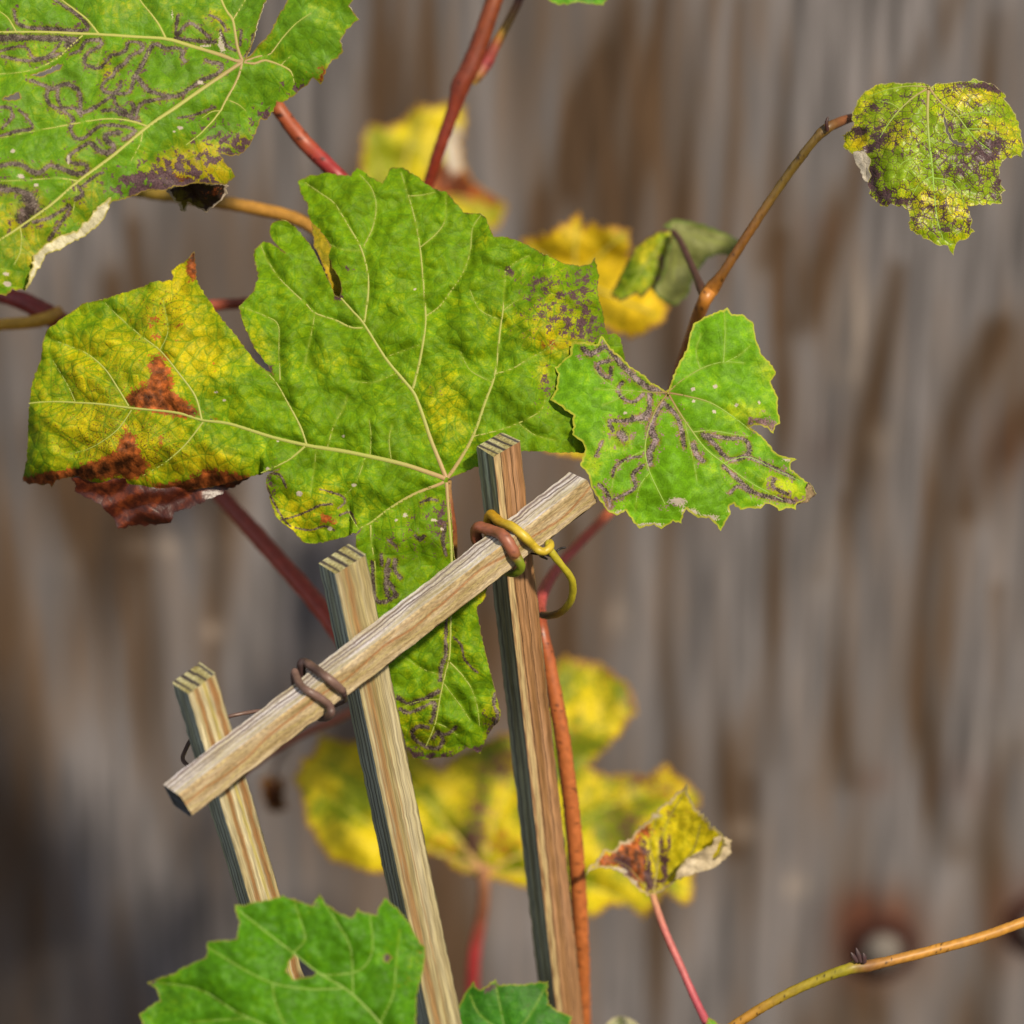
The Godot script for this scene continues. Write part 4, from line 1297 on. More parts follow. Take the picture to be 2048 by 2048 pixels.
	sheet(o, {"j": [893, 957], "d": 1.272, "rx": -4, "ry": -3, "seed": 31, "f": 0.9, "step": 5.0, "quilt": 12.0, "na": 15.0, "nb": 4.0, "rag": 1.0, "edge_w": 1.5, "edge": [130, 110, 50],
		"green": [112, 150, 8], "gold": [204, 188, 16], "aged": 0.07, "mottle": 0.5, "net": 0.6, "cell": 24.0, "netcol": [82, 134, 24], "vein": [178, 184, 90], "root": [196, 160, 112], "relief": 0.07,
		"out": [595, 362, 600, 385, 615, 407, 617, 432, 625, 452, 640, 480, 657, 512, 665, 535, 677, 555, 684, 578, 679, 596, 670, 592, 662, 570, 645, 535, 630, 505, 610, 475, 586, 450, 570, 441, 556, 440, 543, 446, 538, 462, 544, 480, 560, 496, 571, 506, 553, 492, 540, 484, 528, 484, 513, 494, 507, 510, 512, 535, 517, 556, 507, 582, 492, 598, 477, 612, 483, 635, 492, 660, 500, 678, 508, 696, 527, 720, 547, 748, 515, 728, 490, 696, 470, 668, 450, 644, 429, 618, 412, 592, 400, 572, 392, 558, 392, 535, 389, 502, 380, 512, 372, 520, 356, 530, 342, 541, 347, 552, 344, 560, 325, 562, 305, 563, 266, 580, 209, 598, 164, 607, 150, 618, 139, 626, 115, 644, 94, 659, 86, 680, 84, 700, 79, 725, 70, 748, 64, 767, 60, 800, 57, 830, 56, 870, 53, 920, 46, 962, 58, 969, 67, 966, 84, 970, 100, 968, 104, 976, 110, 962, 139, 956, 151, 950, 165, 958, 191, 966, 251, 972, 311, 983, 357, 984, 417, 975, 460, 966, 494, 956, 520, 949, 560, 938, 540, 946, 532, 956, 533, 972, 538, 990, 541, 1006, 550, 1030, 562, 1044, 582, 1058, 594, 1072, 607, 1085, 622, 1088, 640, 1086, 675, 1078, 712, 1066, 724, 1056, 712, 1072, 712, 1092, 720, 1120, 735, 1160, 742, 1220, 748, 1280, 752, 1340, 775, 1400, 800, 1450, 812, 1490, 827, 1516, 849, 1519, 876, 1515, 904, 1514, 918, 1504, 933, 1494, 948, 1500, 960, 1508, 964, 1498, 969, 1488, 978, 1466, 990, 1450, 999, 1442, 1002, 1424, 996, 1404, 988, 1370, 978, 1334, 967, 1289, 956, 1232, 954, 1214, 966, 1204, 973, 1192, 974, 1178, 958, 1160, 930, 1140, 908, 1118, 907, 1100, 905, 1060, 901, 1020, 896, 985, 896, 960, 907, 952, 930, 944, 950, 934, 1000, 916, 1047, 902, 1100, 904, 1164, 906, 1200, 904, 1240, 870, 1262, 800, 1256, 750, 1250, 715, 1247, 700, 1240, 676, 1231, 666, 1216, 668, 1210, 650, 1207, 625, 1198, 600, 1195, 575, 1198, 550, 1190, 514, 1182, 528, 1160, 532, 1125, 526, 1092, 510, 1062, 494, 1035, 480, 1010, 474, 988, 473, 980, 457, 972, 436, 960, 426, 944, 427, 927, 424, 908, 402, 893, 384, 875, 380, 852, 367, 835, 352, 820, 344, 802, 334, 780, 336, 774, 350, 765, 366, 740, 354, 726, 340, 712, 335, 702, 350, 680, 350, 655, 345, 636, 350, 620, 350],
		"veins": [
			[13, 4, [890, 957, 862, 947, 800, 927, 700, 905, 615, 891, 540, 873, 460, 848, 404, 840, 350, 825, 263, 816, 200, 808, 152, 805, 100, 803, 58, 807], [
				[7, 2.5, [613, 889, 600, 852, 575, 805, 552, 765, 530, 742]], [6, 2, [403, 838, 390, 792, 357, 746, 320, 701, 281, 671, 236, 632, 210, 606]], [5, 2, [257, 812, 236, 777, 209, 737, 173, 707, 130, 689, 95, 676]],
				[7, 3, [610, 893, 575, 921, 522, 946]], [5, 2, [406, 844, 369, 891, 327, 927, 281, 954]], [4, 1.5, [263, 820, 233, 861, 185, 894, 140, 908]],
				[3.5, 1.5, [655, 895, 668, 850, 688, 815, 694, 790]], [3, 1.5, [740, 912, 742, 870, 738, 840]], [3, 1.5, [783, 922, 778, 880, 784, 850]], [3, 1.5, [632, 898, 628, 940, 620, 985]], [3, 1.5, [150, 803, 135, 770, 105, 720]], [3, 1.5, [320, 700, 336, 660, 326, 600]], [3, 1.5, [730, 916, 712, 965, 690, 990]]]],
			[12, 5, [892, 955, 880, 925, 862, 880, 848, 838, 835, 802, 825, 782, 800, 752, 770, 715, 727, 647, 705, 622, 682, 596], [
				[7, 2, [728, 645, 736, 590, 735, 545, 722, 497, 700, 457, 682, 427, 667, 405, 642, 387, 610, 365]], [4, 2, [728, 492, 747, 450, 752, 408, 742, 375, 720, 350]],
				[6, 2, [725, 656, 700, 654, 670, 640, 630, 626, 612, 608, 582, 580, 555, 552, 535, 520, 522, 492]],
				[8, 2, [826, 777, 840, 720, 850, 657, 851, 627, 847, 570, 840, 495, 830, 440, 817, 392, 802, 345]],
				[4.5, 2, [852, 632, 877, 615, 900, 585, 925, 547, 940, 505, 945, 457, 962, 430]], [4, 1.5, [840, 495, 872, 468, 890, 440, 892, 392]], [4, 1.5, [816, 392, 845, 390, 870, 384]], [3, 1.5, [630, 626, 618, 690, 606, 740]], [4, 2, [560, 760, 558, 700, 556, 650, 530, 632, 482, 614]], [3, 1.5, [722, 500, 690, 500, 650, 485]], [3, 1.5, [770, 715, 810, 700, 838, 690]], [3, 1.5, [795, 745, 745, 765, 700, 760]]]],
			[10, 3.5, [895, 955, 912, 932, 945, 875, 970, 805, 990, 747, 1000, 662, 1006, 620, 1009, 580, 1010, 542], [
				[5, 2, [990, 748, 1025, 737, 1058, 717, 1092, 698, 1130, 660]], [5, 2.5, [947, 873, 972, 867, 1012, 856, 1050, 840, 1082, 820, 1092, 790]], [3, 1.5, [1006, 622, 1036, 600, 1080, 590]], [3, 1.5, [1010, 545, 1030, 525, 1060, 510]], [3, 1.5, [1040, 848, 1070, 870, 1110, 880]], [3, 1.5, [985, 765, 940, 740, 920, 700]], [3, 1.5, [1003, 640, 960, 620, 940, 580]]]],
			[9, 4, [888, 964, 875, 970, 825, 990, 775, 1020, 742, 1045, 722, 1055], [[5, 2, [741, 1050, 743, 1085, 750, 1130, 752, 1180]], [3, 1.5, [715, 1055, 700, 1030, 690, 1000]]]],
			[9, 2.5, [893, 965, 896, 1010, 900, 1060, 903, 1110, 904, 1160, 902, 1232, 899, 1310, 889, 1353, 880, 1395, 870, 1448, 852, 1492], [[4, 1.5, [900, 1325, 925, 1351, 944, 1380, 955, 1416, 959, 1452]], [3, 1.5, [870, 1445, 900, 1458, 914, 1470]], [3, 1.5, [889, 1350, 850, 1340, 800, 1310]], [3, 1.5, [878, 1398, 840, 1402, 808, 1412]], [3, 1.5, [902, 1240, 860, 1250, 820, 1280]], [3, 1.5, [886, 1365, 920, 1410, 940, 1440]]]]],
		"hf": func(x, y):
			var v := 0.0
			v -= 0.00062 * pow(maxf(0.0, 690.0 - y), 2.0)
			v += 46.0 * exp(-(pow((x - 270.0) / 190.0, 2.0) + pow((y - 790.0) / 170.0, 2.0)))
			if x < 130.0: v -= 0.006 * pow(130.0 - x, 2.0)
			if x < 520.0 and y > 890.0: v -= 0.010 * pow(y - 890.0, 2.0)
			if x < 500.0 and y < 640.0: v -= 0.05 * (640.0 - y)
			if x > 1040.0: v -= 0.0022 * pow(x - 1040.0, 2.0)
			v += 14.0 * exp(-(pow((x - 1120.0) / 60.0, 2.0) + pow((y - 600.0) / 50.0, 2.0)))
			v -= 22.0 * exp(-(pow((x - 600.0) / 70.0, 2.0) + pow((y - 500.0) / 60.0, 2.0)))
			v += 22.0 * exp(-(pow((x - 690.0) / 60.0, 2.0) + pow((y - 450.0) / 110.0, 2.0)))
			v -= 16.0 * exp(-(pow((x - 890.0) / 30.0, 2.0) + pow((y - 620.0) / 80.0, 2.0)))
			v += 13.0 * exp(-(pow((x - 930.0) / 40.0, 2.0) + pow((y - 690.0) / 60.0, 2.0)))
			if y > 960.0: v -= (0.13 if x > 700.0 else 0.3) * (y - 960.0)
			if y > 1380.0: v -= 0.004 * pow(y - 1380.0, 2.0)
			return v,
		"mines": [[12, [744, 1125, 752, 1200, 790, 1190, 770, 1150, 778, 1120]], [15, [775, 1190, 772, 1160, 778, 1140]], [14, [790, 1120, 790, 1140, 800, 1156]], [13, [792, 1190, 770, 1205]], [12, [762, 1110, 764, 1130]], [11, [842, 1005, 858, 998, 874, 1000]], [9, [830, 1070, 840, 1080, 848, 1072]], [9, [776, 1080, 792, 1092]], [11, [890, 1050, 886, 1080, 892, 1110]], [12, [893, 1240, 891, 1275, 892, 1310, 884, 1330, 880, 1360]], [13, [797, 1395, 815, 1407, 838, 1400, 858, 1393, 876, 1382]], [14, [800, 1418, 818, 1425, 845, 1414, 868, 1405, 868, 1425, 862, 1444]], [13, [856, 1455, 838, 1452, 824, 1464, 830, 1478, 850, 1492, 874, 1496, 886, 1480, 876, 1464, 866, 1476]], [9, [880, 1470, 898, 1466, 912, 1454]], [12, [990, 1388, 988, 1410, 996, 1430, 988, 1452]], [8, [907, 1275, 922, 1290, 930, 1320, 955, 1345]], [7, [532, 970, 545, 1000, 565, 1036, 580, 1052]], [6, [560, 1040, 590, 1032, 616, 1022, 640, 1010, 664, 1008]], [6, [640, 978, 662, 984, 684, 992, 690, 1004, 676, 1016]], [6, [590, 1055, 620, 1060, 650, 1052, 668, 1060]], [7, [540, 946, 560, 950, 572, 974]], [6, [680, 1030, 700, 1024, 712, 1046]]],
		"brown": [[312, 720, 20, 20, 0.8], [322, 760, 26, 32, 1.3], [312, 800, 34, 24, 1.3], [345, 812, 34, 18, 1.2], [375, 826, 24, 12, 1.0], [272, 795, 22, 22, 1.2], [308, 640, 16, 20, 0.75], [312, 672, 12, 10, 0.6], [356, 650, 14, 8, 0.6], [358, 680, 10, 8, 0.6], [430, 730, 10, 14, 0.5], [256, 885, 20, 30, 1.2], [240, 925, 40, 24, 1.3], [190, 940, 40, 16, 1.3], [160, 950, 20, 12, 1.2], [270, 930, 24, 24, 1.1], [320, 884, 10, 26, 0.6], [425, 962, 44, 22, 1.5], [360, 976, 60, 12, 1.3], [80, 960, 60, 12, 1.4], [120, 952, 30, 12, 1.1], [480, 958, 26, 9, 1.0], [384, 535, 14, 30, 1.3], [390, 505, 8, 14, 1.5], [656, 1038, 22, 12, 0.9], [430, 838, 20, 14, 0.4], [840, 800, 30, 30, 0.0], [1100, 690, 40, 16, 0.5], [1120, 610, 70, 50, 0.36], [1170, 570, 30, 20, 0.4], [1180, 660, 40, 30, 0.3]],
		"scorch": [140, 74, 32],
		"purple": [[1110, 590, 64, 48, 0.5], [1160, 555, 34, 28, 0.45], [1120, 650, 64, 34, 0.48], [1180, 660, 36, 26, 0.6], [1070, 570, 30, 24, 0.4], [1175, 600, 30, 40, 0.4], [1018, 541, 12, 9, 1.2], [696, 536, 7, 7, 1.3], [676, 590, 9, 10, 1.2], [1090, 770, 16, 40, 0.6], [800, 754, 8, 6, 1.0], [872, 780, 14, 18, 0.35], [870, 1030, 50, 30, 0.35], [800, 1080, 50, 40, 0.4], [880, 1060, 16, 50, 0.6], [545, 970, 14, 30, 0.7], [985, 1450, 16, 24, 0.9], [820, 1505, 18, 14, 1.0], [870, 1512, 60, 7, 0.9], [955, 1498, 24, 10, 1.0], [540, 738, 8, 14, 0.9]],
		"yellow": [[200, 760, 190, 170, 0.62], [350, 620, 90, 70, 0.6], [250, 900, 170, 80, 0.6], [380, 720, 90, 80, 0.35], [430, 700, 60, 80, 0.2], [420, 930, 70, 30, 0.8], [360, 545, 30, 40, 0.8], [590, 1030, 70, 50, 0.55], [520, 700, 40, 50, 0.35], [870, 790, 60, 70, 0.4], [910, 860, 50, 50, 0.35], [980, 640, 60, 70, 0.3], [1120, 620, 80, 70, 0.45], [1130, 690, 54, 22, 0.9], [1100, 660, 40, 30, 0.4], [640, 720, 60, 40, 0.25], [850, 1480, 80, 40, 0.5], [900, 1300, 60, 80, 0.2], [980, 1430, 20, 40, 0.5], [660, 1000, 60, 50, 0.3], [740, 1000, 50, 40, 0.2], [955, 480, 20, 20, 0.3], [1085, 745, 12, 30, 0.6], [965, 1195, 18, 18, 0.8], [700, 840, 60, 50, -0.15], [700, 420, 80, 70, -0.25], [850, 450, 90, 100, -0.1]],
		"speckle": [[180, 790, 180, 180, 0.36], [330, 610, 90, 80, 0.34], [300, 900, 160, 60, 0.3], [840, 1380, 120, 120, 0.08], [620, 1020, 80, 60, 0.1], [1130, 840, 80, 40, 0.14], [880, 800, 50, 60, 0.05]],
		"pale": [[708, 970, 5, 3, 1.6], [598, 987, 6, 5, 1.7], [660, 1057, 5, 4, 1.6], [535, 937, 4, 3, 1.4], [555, 882, 3, 2, 1.2], [432, 784, 5, 2, 1.2], [448, 800, 4, 2, 1.2], [686, 872, 4, 4, 0.9], [830, 578, 4, 3, 1.0], [810, 1030, 8, 6, 0.8], [868, 1040, 9, 5, 0.8], [884, 1058, 6, 4, 0.8], [792, 1040, 5, 5, 0.8]], "grain": 0.3, "dots": -0.1, "spec": 0.3})
	sheet(o, {"called": "curled_margin", "j": [310, 1000], "d": 1.286, "rx": 18, "ry": 2, "seed": 33, "f": 0.9, "step": 4.5, "na": 6.0, "nb": 1.2, "rag": 2.2, "green": [70, 26, 14], "gold": [112, 50, 22], "netcol": [40, 16, 12], "net": 0.45, "mottle": 1.6, "aged": 0.3, "edge": [60, 26, 22], "edge_w": 3.0, "vein": [70, 30, 20], "under": [90, 50, 36], "rim": [96, 54, 40], "rough": 0.36, "spec": 0.6, "backlight": 0.0, "relief": 0.06, "cell": 60.0,
		"out": [139, 950, 190, 948, 260, 956, 340, 966, 420, 958, 500, 950, 494, 958, 470, 974, 440, 988, 408, 1002, 381, 1016, 360, 1020, 348, 1031, 342, 1046, 305, 1050, 263, 1053, 236, 1058, 228, 1042, 218, 1027, 205, 1012, 182, 998, 168, 992, 155, 988, 148, 982, 154, 972],
		"hf": func(x, y): return 4.5 * sin(y * 0.12 + x * 0.03 + sin(x * 0.05)) + 6.0 * sin(x * 0.02 - y * 0.03), "label": "glossy red-brown dead margin folded under the left lobe"})
	sheet(o, {"called": "lobe_margin", "j": [660, 540], "d": 1.2828, "rx": 0, "ry": -10, "seed": 35, "f": 0.8, "step": 4.0, "na": 3.0, "green": [170, 160, 24], "gold": [214, 176, 24], "aged": 0.6, "net": 0.1, "vein": [190, 170, 50], "rim": [190, 160, 40], "backlight": 0.7,
		"out": [622, 446, 640, 458, 668, 500, 690, 560, 704, 600, 690, 612, 668, 592, 650, 540, 628, 490], "label": "yellow margin in the notch between two lobes"})
	stalk(o, [[893, 960, 1.2745, 20, 0], [895, 985, 1.276, 17, 0.5], [901, 1020, 1.277, 15, 1], [907, 1060, 1.279, 14, 1], [908, 1105, 1.283, 14, 2], [905, 1160, 1.293, 14, 2], [900, 1260, 1.325, 16, 2]], [[196, 160, 104], [150, 84, 50], [160, 120, 60]], {"spots": 0.06})
	# ---- the mined leaf right of the cross bar
	o = thing("grape_leaf", "bright green heart-shaped leaf with lilac-grey mines at the right end of the cross bar", "leaf", at(1336, 786, 1.274), "grape leaves in focus")
	sheet(o, {"j": [1336, 786], "d": 1.274, "rx": -10, "ry": 6, "seed": 41, "f": 1.2, "step": 4.5, "quilt": 7.0, "na": 7.0, "nb": 3.0, "rag": 1.2, "edge_w": 4.0, "edge": [186, 184, 60],
		"green": [104, 160, 10], "gold": [180, 196, 28], "aged": 0.1, "mottle": 0.5, "net": 0.3, "cell": 26.0, "netcol": [120, 176, 50], "vein": [150, 186, 70], "root": [150, 110, 70], "veintip": [140, 186, 70],
		"out": [1386, 647, 1423, 627, 1454, 615, 1464, 629, 1484, 629, 1506, 644, 1509, 667, 1521, 704, 1538, 724, 1553, 745, 1541, 762, 1549, 780, 1556, 796, 1555, 820, 1561, 849, 1551, 852, 1547, 867, 1534, 857, 1514, 850, 1497, 853, 1510, 860, 1534, 883, 1545, 900, 1556, 908, 1572, 914, 1593, 918, 1580, 928, 1582, 940, 1598, 952, 1619, 968, 1629, 990, 1612, 1000, 1594, 1007, 1592, 1018, 1572, 1016, 1558, 1021, 1546, 1010, 1532, 1008, 1521, 1018, 1500, 1016, 1480, 1020, 1468, 1008, 1459, 1012, 1460, 1028, 1450, 1044, 1442, 1062, 1430, 1046, 1417, 1034, 1402, 1036, 1386, 1031, 1373, 1018, 1366, 1028, 1363, 1046, 1346, 1042, 1323, 1058, 1308, 1050, 1292, 1052, 1279, 1057, 1265, 1041, 1252, 1023, 1233, 1032, 1215, 1021, 1202, 1004, 1183, 977, 1178, 950, 1164, 936, 1160, 926, 1169, 910, 1168, 889, 1146, 869, 1146, 832, 1131, 819, 1100, 800, 1111, 778, 1116, 748, 1110, 735, 1126, 720, 1141, 709, 1143, 686, 1164, 684, 1195, 688, 1203, 671, 1215, 687, 1238, 711, 1269, 738, 1299, 762, 1331, 781, 1339, 779, 1343, 762, 1353, 735, 1373, 701, 1383, 660],
		"veins": [[4, 2, [1334, 785, 1290, 784, 1240, 780, 1190, 778], [[2.5, 1.2, [1240, 780, 1210, 762, 1190, 740]], [2.5, 1.2, [1260, 782, 1230, 800, 1205, 810]]]], [6, 2, [1335, 788, 1312, 819, 1296, 862, 1290, 903, 1299, 943, 1314, 976, 1330, 1008], [[3, 1.5, [1290, 900, 1252, 920, 1228, 952, 1222, 998]], [3, 1.5, [1300, 944, 1278, 975, 1270, 1022]]]], [6, 2, [1338, 790, 1358, 824, 1384, 862, 1412, 898, 1447, 926, 1504, 967, 1566, 1000], [[4, 1.5, [1386, 864, 1423, 861, 1470, 869, 1500, 872]], [3, 1.5, [1448, 926, 1495, 914, 1548, 938, 1600, 962]], [3, 1.5, [1370, 846, 1382, 900, 1394, 960]]]], [5, 2, [1338, 786, 1372, 792, 1420, 805, 1464, 832, 1500, 860]], [4, 1.5, [1338, 783, 1363, 761, 1407, 735, 1447, 724, 1488, 726], [[3, 1.2, [1447, 724, 1450, 667, 1448, 625]], [3, 1.2, [1452, 724, 1478, 710, 1500, 692]], [2.5, 1.2, [1400, 738, 1392, 700, 1402, 668]]]]],
		"hf": func(x, y):
			var v := 26.0 * exp(-(pow((x - 1335.0) / 40.0, 2.0) + pow((y - 950.0) / 80.0, 2.0))) - 16.0 * exp(-(pow((x - 1336.0) / 30.0, 2.0) + pow((y - 800.0) / 40.0, 2.0)))
			if y > 985.0: v -= 0.35 * (y - 985.0)
			if x < 1190.0: v -= 0.003 * pow(1190.0 - x, 2.0)
			v += 12.0 * exp(-(pow((x - 1450.0) / 40.0, 2.0) + pow((y - 680.0) / 50.0, 2.0)))
			v -= 14.0 * exp(-(pow((x - 1500.0) / 30.0, 2.0) + pow((y - 860.0) / 20.0, 2.0)))
			if x > 1500.0: v -= 0.0026 * pow(x - 1500.0, 2.0)
			return v,
		"mines": [[15, [1166, 696, 1181, 708, 1211, 693, 1228, 711, 1242, 728, 1258, 744, 1282, 765, 1302, 778, 1328, 782]], [12, [1218, 721, 1196, 728, 1198, 744, 1218, 755, 1221, 736]], [11, [1245, 765, 1235, 778, 1248, 798, 1268, 803, 1286, 788]], [16, [1299, 788, 1299, 815, 1292, 836, 1265, 836]], [13, [1300, 820, 1270, 838, 1238, 842, 1218, 842, 1225, 862]], [26, [1240, 868, 1248, 876]], [18, [1326, 805, 1306, 836, 1302, 862, 1312, 880, 1299, 903, 1299, 928]], [15, [1329, 808, 1353, 832, 1363, 862, 1367, 890]], [15, [1386, 890, 1393, 910, 1406, 922]], [13, [1406, 869, 1427, 886, 1447, 910, 1464, 920, 1497, 906, 1490, 879, 1454, 876, 1415, 870]], [10, [1497, 914, 1548, 936, 1588, 957]], [12, [1447, 932, 1474, 957, 1497, 977, 1521, 990, 1588, 1004]], [11, [1548, 957, 1545, 973, 1575, 988]], [13, [1198, 970, 1215, 987, 1219, 1012]], [8, [1282, 913, 1259, 916, 1232, 930, 1225, 952]], [10, [1286, 930, 1265, 950, 1272, 973, 1252, 987, 1228, 998]], [8, [1191, 912, 1205, 882]], [9, [1460, 986, 1476, 972, 1500, 985]], [12, [1500, 848, 1522, 856, 1540, 858]]],
		"purple": [[1525, 848, 24, 14, 1.1], [1300, 845, 14, 30, 0.7], [1345, 1010, 20, 8, 0.6], [1215, 1005, 18, 14, 0.8], [1590, 1000, 30, 10, 0.7]],
		"pale": [[1355, 1002, 26, 9, 0.9], [1378, 1024, 24, 9, 0.9], [1422, 1036, 24, 9, 0.8], [1300, 1050, 38, 7, 0.8], [1240, 1024, 22, 7, 0.7], [1462, 1020, 14, 8, 0.7], [1530, 1013, 34, 6, 0.7], [1575, 920, 18, 6, 0.7], [1430, 773, 5, 5, 1.1], [1386, 778, 5, 5, 1.0], [1428, 823, 5, 5, 1.1], [1387, 802, 4, 4, 1.1], [1472, 810, 5, 5, 0.9], [1518, 805, 5, 5, 0.8], [1250, 826, 4, 4, 1.0]],
		"yellow": [[1490, 825, 50, 22, 0.7], [1530, 735, 26, 26, 0.5], [1545, 960, 50, 26, 0.6], [1575, 990, 40, 26, 0.8], [1180, 930, 20, 24, 0.6], [1235, 876, 50, 30, 0.3], [1330, 960, 40, 60, -0.4], [1260, 770, 30, 20, 0.3], [1460, 940, 60, 40, 0.2]],
		"speckle": [[1190, 920, 24, 40, 0.2], [1270, 880, 30, 20, 0.15]], "dots": -0.03, "spec": 0.35, "minecol": [176, 156, 156], "mine_spread": 0.42, "purplecol": [126, 100, 100], "purple_break": 1.5, "purple_net": 0.15, "rim": [206, 196, 96]})
	sheet(o, {"called": "withered_tip", "j": [1610, 988], "d": 1.278, "rx": 10, "ry": -30, "seed": 43, "f": 0.8, "step": 3.0, "na": 3.0, "nb": 2.0, "rag": 1.0, "green": [196, 166, 126], "gold": [214, 190, 150], "netcol": [160, 130, 96], "net": 0.3, "edge": [80, 62, 60], "edge_w": 2.0, "under": [170, 140, 110], "out": [1618, 964, 1632, 988, 1614, 1004, 1592, 1010, 1600, 990, 1610, 976], "label": "pale withered tip"})
	stalk(o, [[1336, 787, 1.276, 12, 0], [1340, 792, 1.285, 12, 0], [1345, 800, 1.32, 13, 1], [1340, 830, 1.325, 14, 1]], [[160, 150, 70], [170, 100, 60]])
	# ---- the spotted leaf at the end of the shoot
	o = thing("grape_leaf", "yellow-green leaf netted with purple-black spots at the end of the shoot, upper right", "leaf", at(1857, 176, 1.27), "grape leaves in focus")
	sheet(o, {"j": [1857, 176], "d": 1.27, "rx": -12, "ry": -4, "seed": 51, "f": 1.4, "step": 4.0, "quilt": 8.0, "na": 6.0, "nb": 4.0, "rag": 1.6, "edge_w": 1.6, "edge": [190, 180, 130],
		"green": [140, 178, 10], "gold": [222, 200, 18], "aged": 0.34, "mottle": 0.6, "net": 0.55, "cell": 17.0, "netcol": [104, 104, 36], "vein": [150, 190, 70], "root": [178, 150, 100], "veintip": [140, 180, 60],
		"out": [1847, 168, 1824, 165, 1797, 166, 1776, 166, 1756, 168, 1740, 176, 1727, 186, 1716, 200, 1706, 220, 1703, 240, 1708, 250, 1700, 262, 1689, 267, 1683, 270, 1690, 282, 1686, 292, 1698, 305, 1710, 311, 1716, 328, 1722, 344, 1732, 360, 1738, 374, 1740, 392, 1750, 400, 1760, 412, 1774, 414, 1780, 408, 1793, 414, 1804, 412, 1816, 420, 1820, 435, 1816, 446, 1822, 460, 1834, 470, 1847, 476, 1866, 486, 1880, 490, 1894, 492, 1900, 500, 1906, 511, 1908, 496, 1914, 486, 1926, 480, 1938, 476, 1943, 464, 1950, 464, 1942, 456, 1944, 446, 1940, 430, 1934, 412, 1948, 411, 1975, 409, 2006, 406, 2002, 392, 2000, 388, 2011, 381, 2004, 368, 1998, 350, 2000, 330, 2010, 318, 2022, 315, 2034, 310, 2042, 314, 2046, 300, 2046, 284, 2040, 256, 2033, 234, 2022, 214, 2010, 199, 2012, 190, 2000, 178, 1988, 170, 1970, 164, 1946, 158, 1930, 162, 1913, 163, 1890, 166, 1872, 168, 1862, 174],
		"holes": [[1880, 214, 1886, 222, 1893, 244, 1899, 268, 1904, 276, 1922, 284, 1936, 290, 1922, 292, 1902, 284, 1893, 266, 1889, 238]],
		"veins": [[9, 2, [1857, 176, 1855, 220, 1857, 272, 1864, 330, 1868, 380, 1874, 435, 1886, 478], [[4, 1.5, [1858, 278, 1840, 286, 1826, 296]], [4, 1.5, [1858, 280, 1872, 290, 1890, 296]], [4, 1.5, [1866, 352, 1840, 366, 1826, 388, 1816, 408]], [4, 1.5, [1867, 356, 1900, 362, 1920, 385, 1928, 404]], [3, 1.5, [1864, 320, 1815, 320, 1795, 340, 1785, 370]]]], [6, 2, [1855, 177, 1826, 195, 1797, 222, 1775, 250, 1760, 275], [[3, 1.5, [1800, 218, 1780, 206, 1750, 200]]]], [6, 2, [1859, 176, 1880, 204, 1913, 230, 1932, 255, 1954, 280, 1980, 300], [[3, 1.5, [1915, 232, 1950, 225, 1990, 226]], [3, 1.5, [1935, 258, 1975, 260, 2010, 280]]]], [4, 1.5, [1853, 174, 1820, 172, 1780, 178, 1740, 192]]],
		"hf": func(x, y):
			var v := -0.0023 * pow(x - 1870.0, 2.0) - 0.0011 * pow(y - 290.0, 2.0)
			v += 22.0 * exp(-(pow((x - 1800.0) / 34.0, 2.0) + pow((y - 330.0) / 70.0, 2.0)))
			v += 20.0 * exp(-(pow((x - 1980.0) / 44.0, 2.0) + pow((y - 240.0) / 50.0, 2.0)))
			v -= 16.0 * exp(-(pow((x - 1905.0) / 24.0, 2.0) + pow((y - 270.0) / 40.0, 2.0)))
			if x < 1730.0 and y > 240.0: v += 8.0 * sin(y * 0.09)
			return v,
		"purple": [[1745, 215, 16, 12, 0.78], [1768, 200, 14, 8, 0.44], [1712, 235, 10, 8, 0.70], [1720, 262, 26, 10, 0.94], [1755, 280, 16, 20, 0.86], [1735, 300, 16, 10, 0.86], [1745, 355, 14, 30, 1.33], [1770, 392, 26, 16, 0.98], [1800, 404, 26, 10, 0.75], [1775, 275, 30, 24, 0.38], [1790, 240, 40, 24, 0.31], [1830, 440, 12, 16, 0.56], [1895, 235, 12, 24, 0.50], [1915, 255, 16, 18, 0.45], [1935, 250, 18, 10, 0.36], [1995, 290, 28, 18, 0.96], [1975, 310, 22, 16, 0.71], [1958, 300, 22, 24, 0.54], [1925, 298, 24, 14, 0.50], [1920, 330, 30, 20, 0.36], [1900, 345, 34, 20, 0.27], [1960, 360, 30, 30, 0.38], [2000, 370, 14, 30, 0.78], [1990, 395, 26, 8, 0.55], [1940, 170, 50, 8, 0.94], [1985, 176, 24, 12, 0.94], [1945, 210, 40, 26, 0.28], [1900, 180, 26, 8, 0.62], [1830, 200, 40, 16, 0.31], [1900, 455, 40, 8, 0.56], [1870, 430, 40, 30, 0.28], [1830, 290, 40, 40, 0.22], [1880, 310, 30, 40, 0.31], [1940, 440, 10, 20, 0.56], [1950, 330, 40, 20, 0.32], [1850, 400, 30, 30, 0.25], [1905, 420, 30, 30, 0.25], [1980, 250, 40, 30, 0.16]],
		"purple_net": 0.5, "purple_break": 1.0, "rungw": 0.25, "cellw": 1.0, "grain": 0.7, "purplecol": [78, 58, 60],
		"yellow": [[1860, 420, 60, 40, 0.4], [1960, 190, 50, 20, 0.5], [1720, 285, 20, 20, 0.8], [1780, 270, 50, 40, 0.3], [1990, 265, 40, 30, 0.3], [1800, 340, 40, 50, -0.35], [1860, 330, 14, 60, -0.3], [1850, 210, 30, 40, -0.3], [1960, 225, 40, 20, -0.2], [1985, 310, 10, 6, 1.0], [1972, 322, 8, 6, 1.0]],
		"speckle": [[1860, 300, 150, 150, 0.12]], "dots": 0.0, "spec": 0.5, "rough": 0.38})
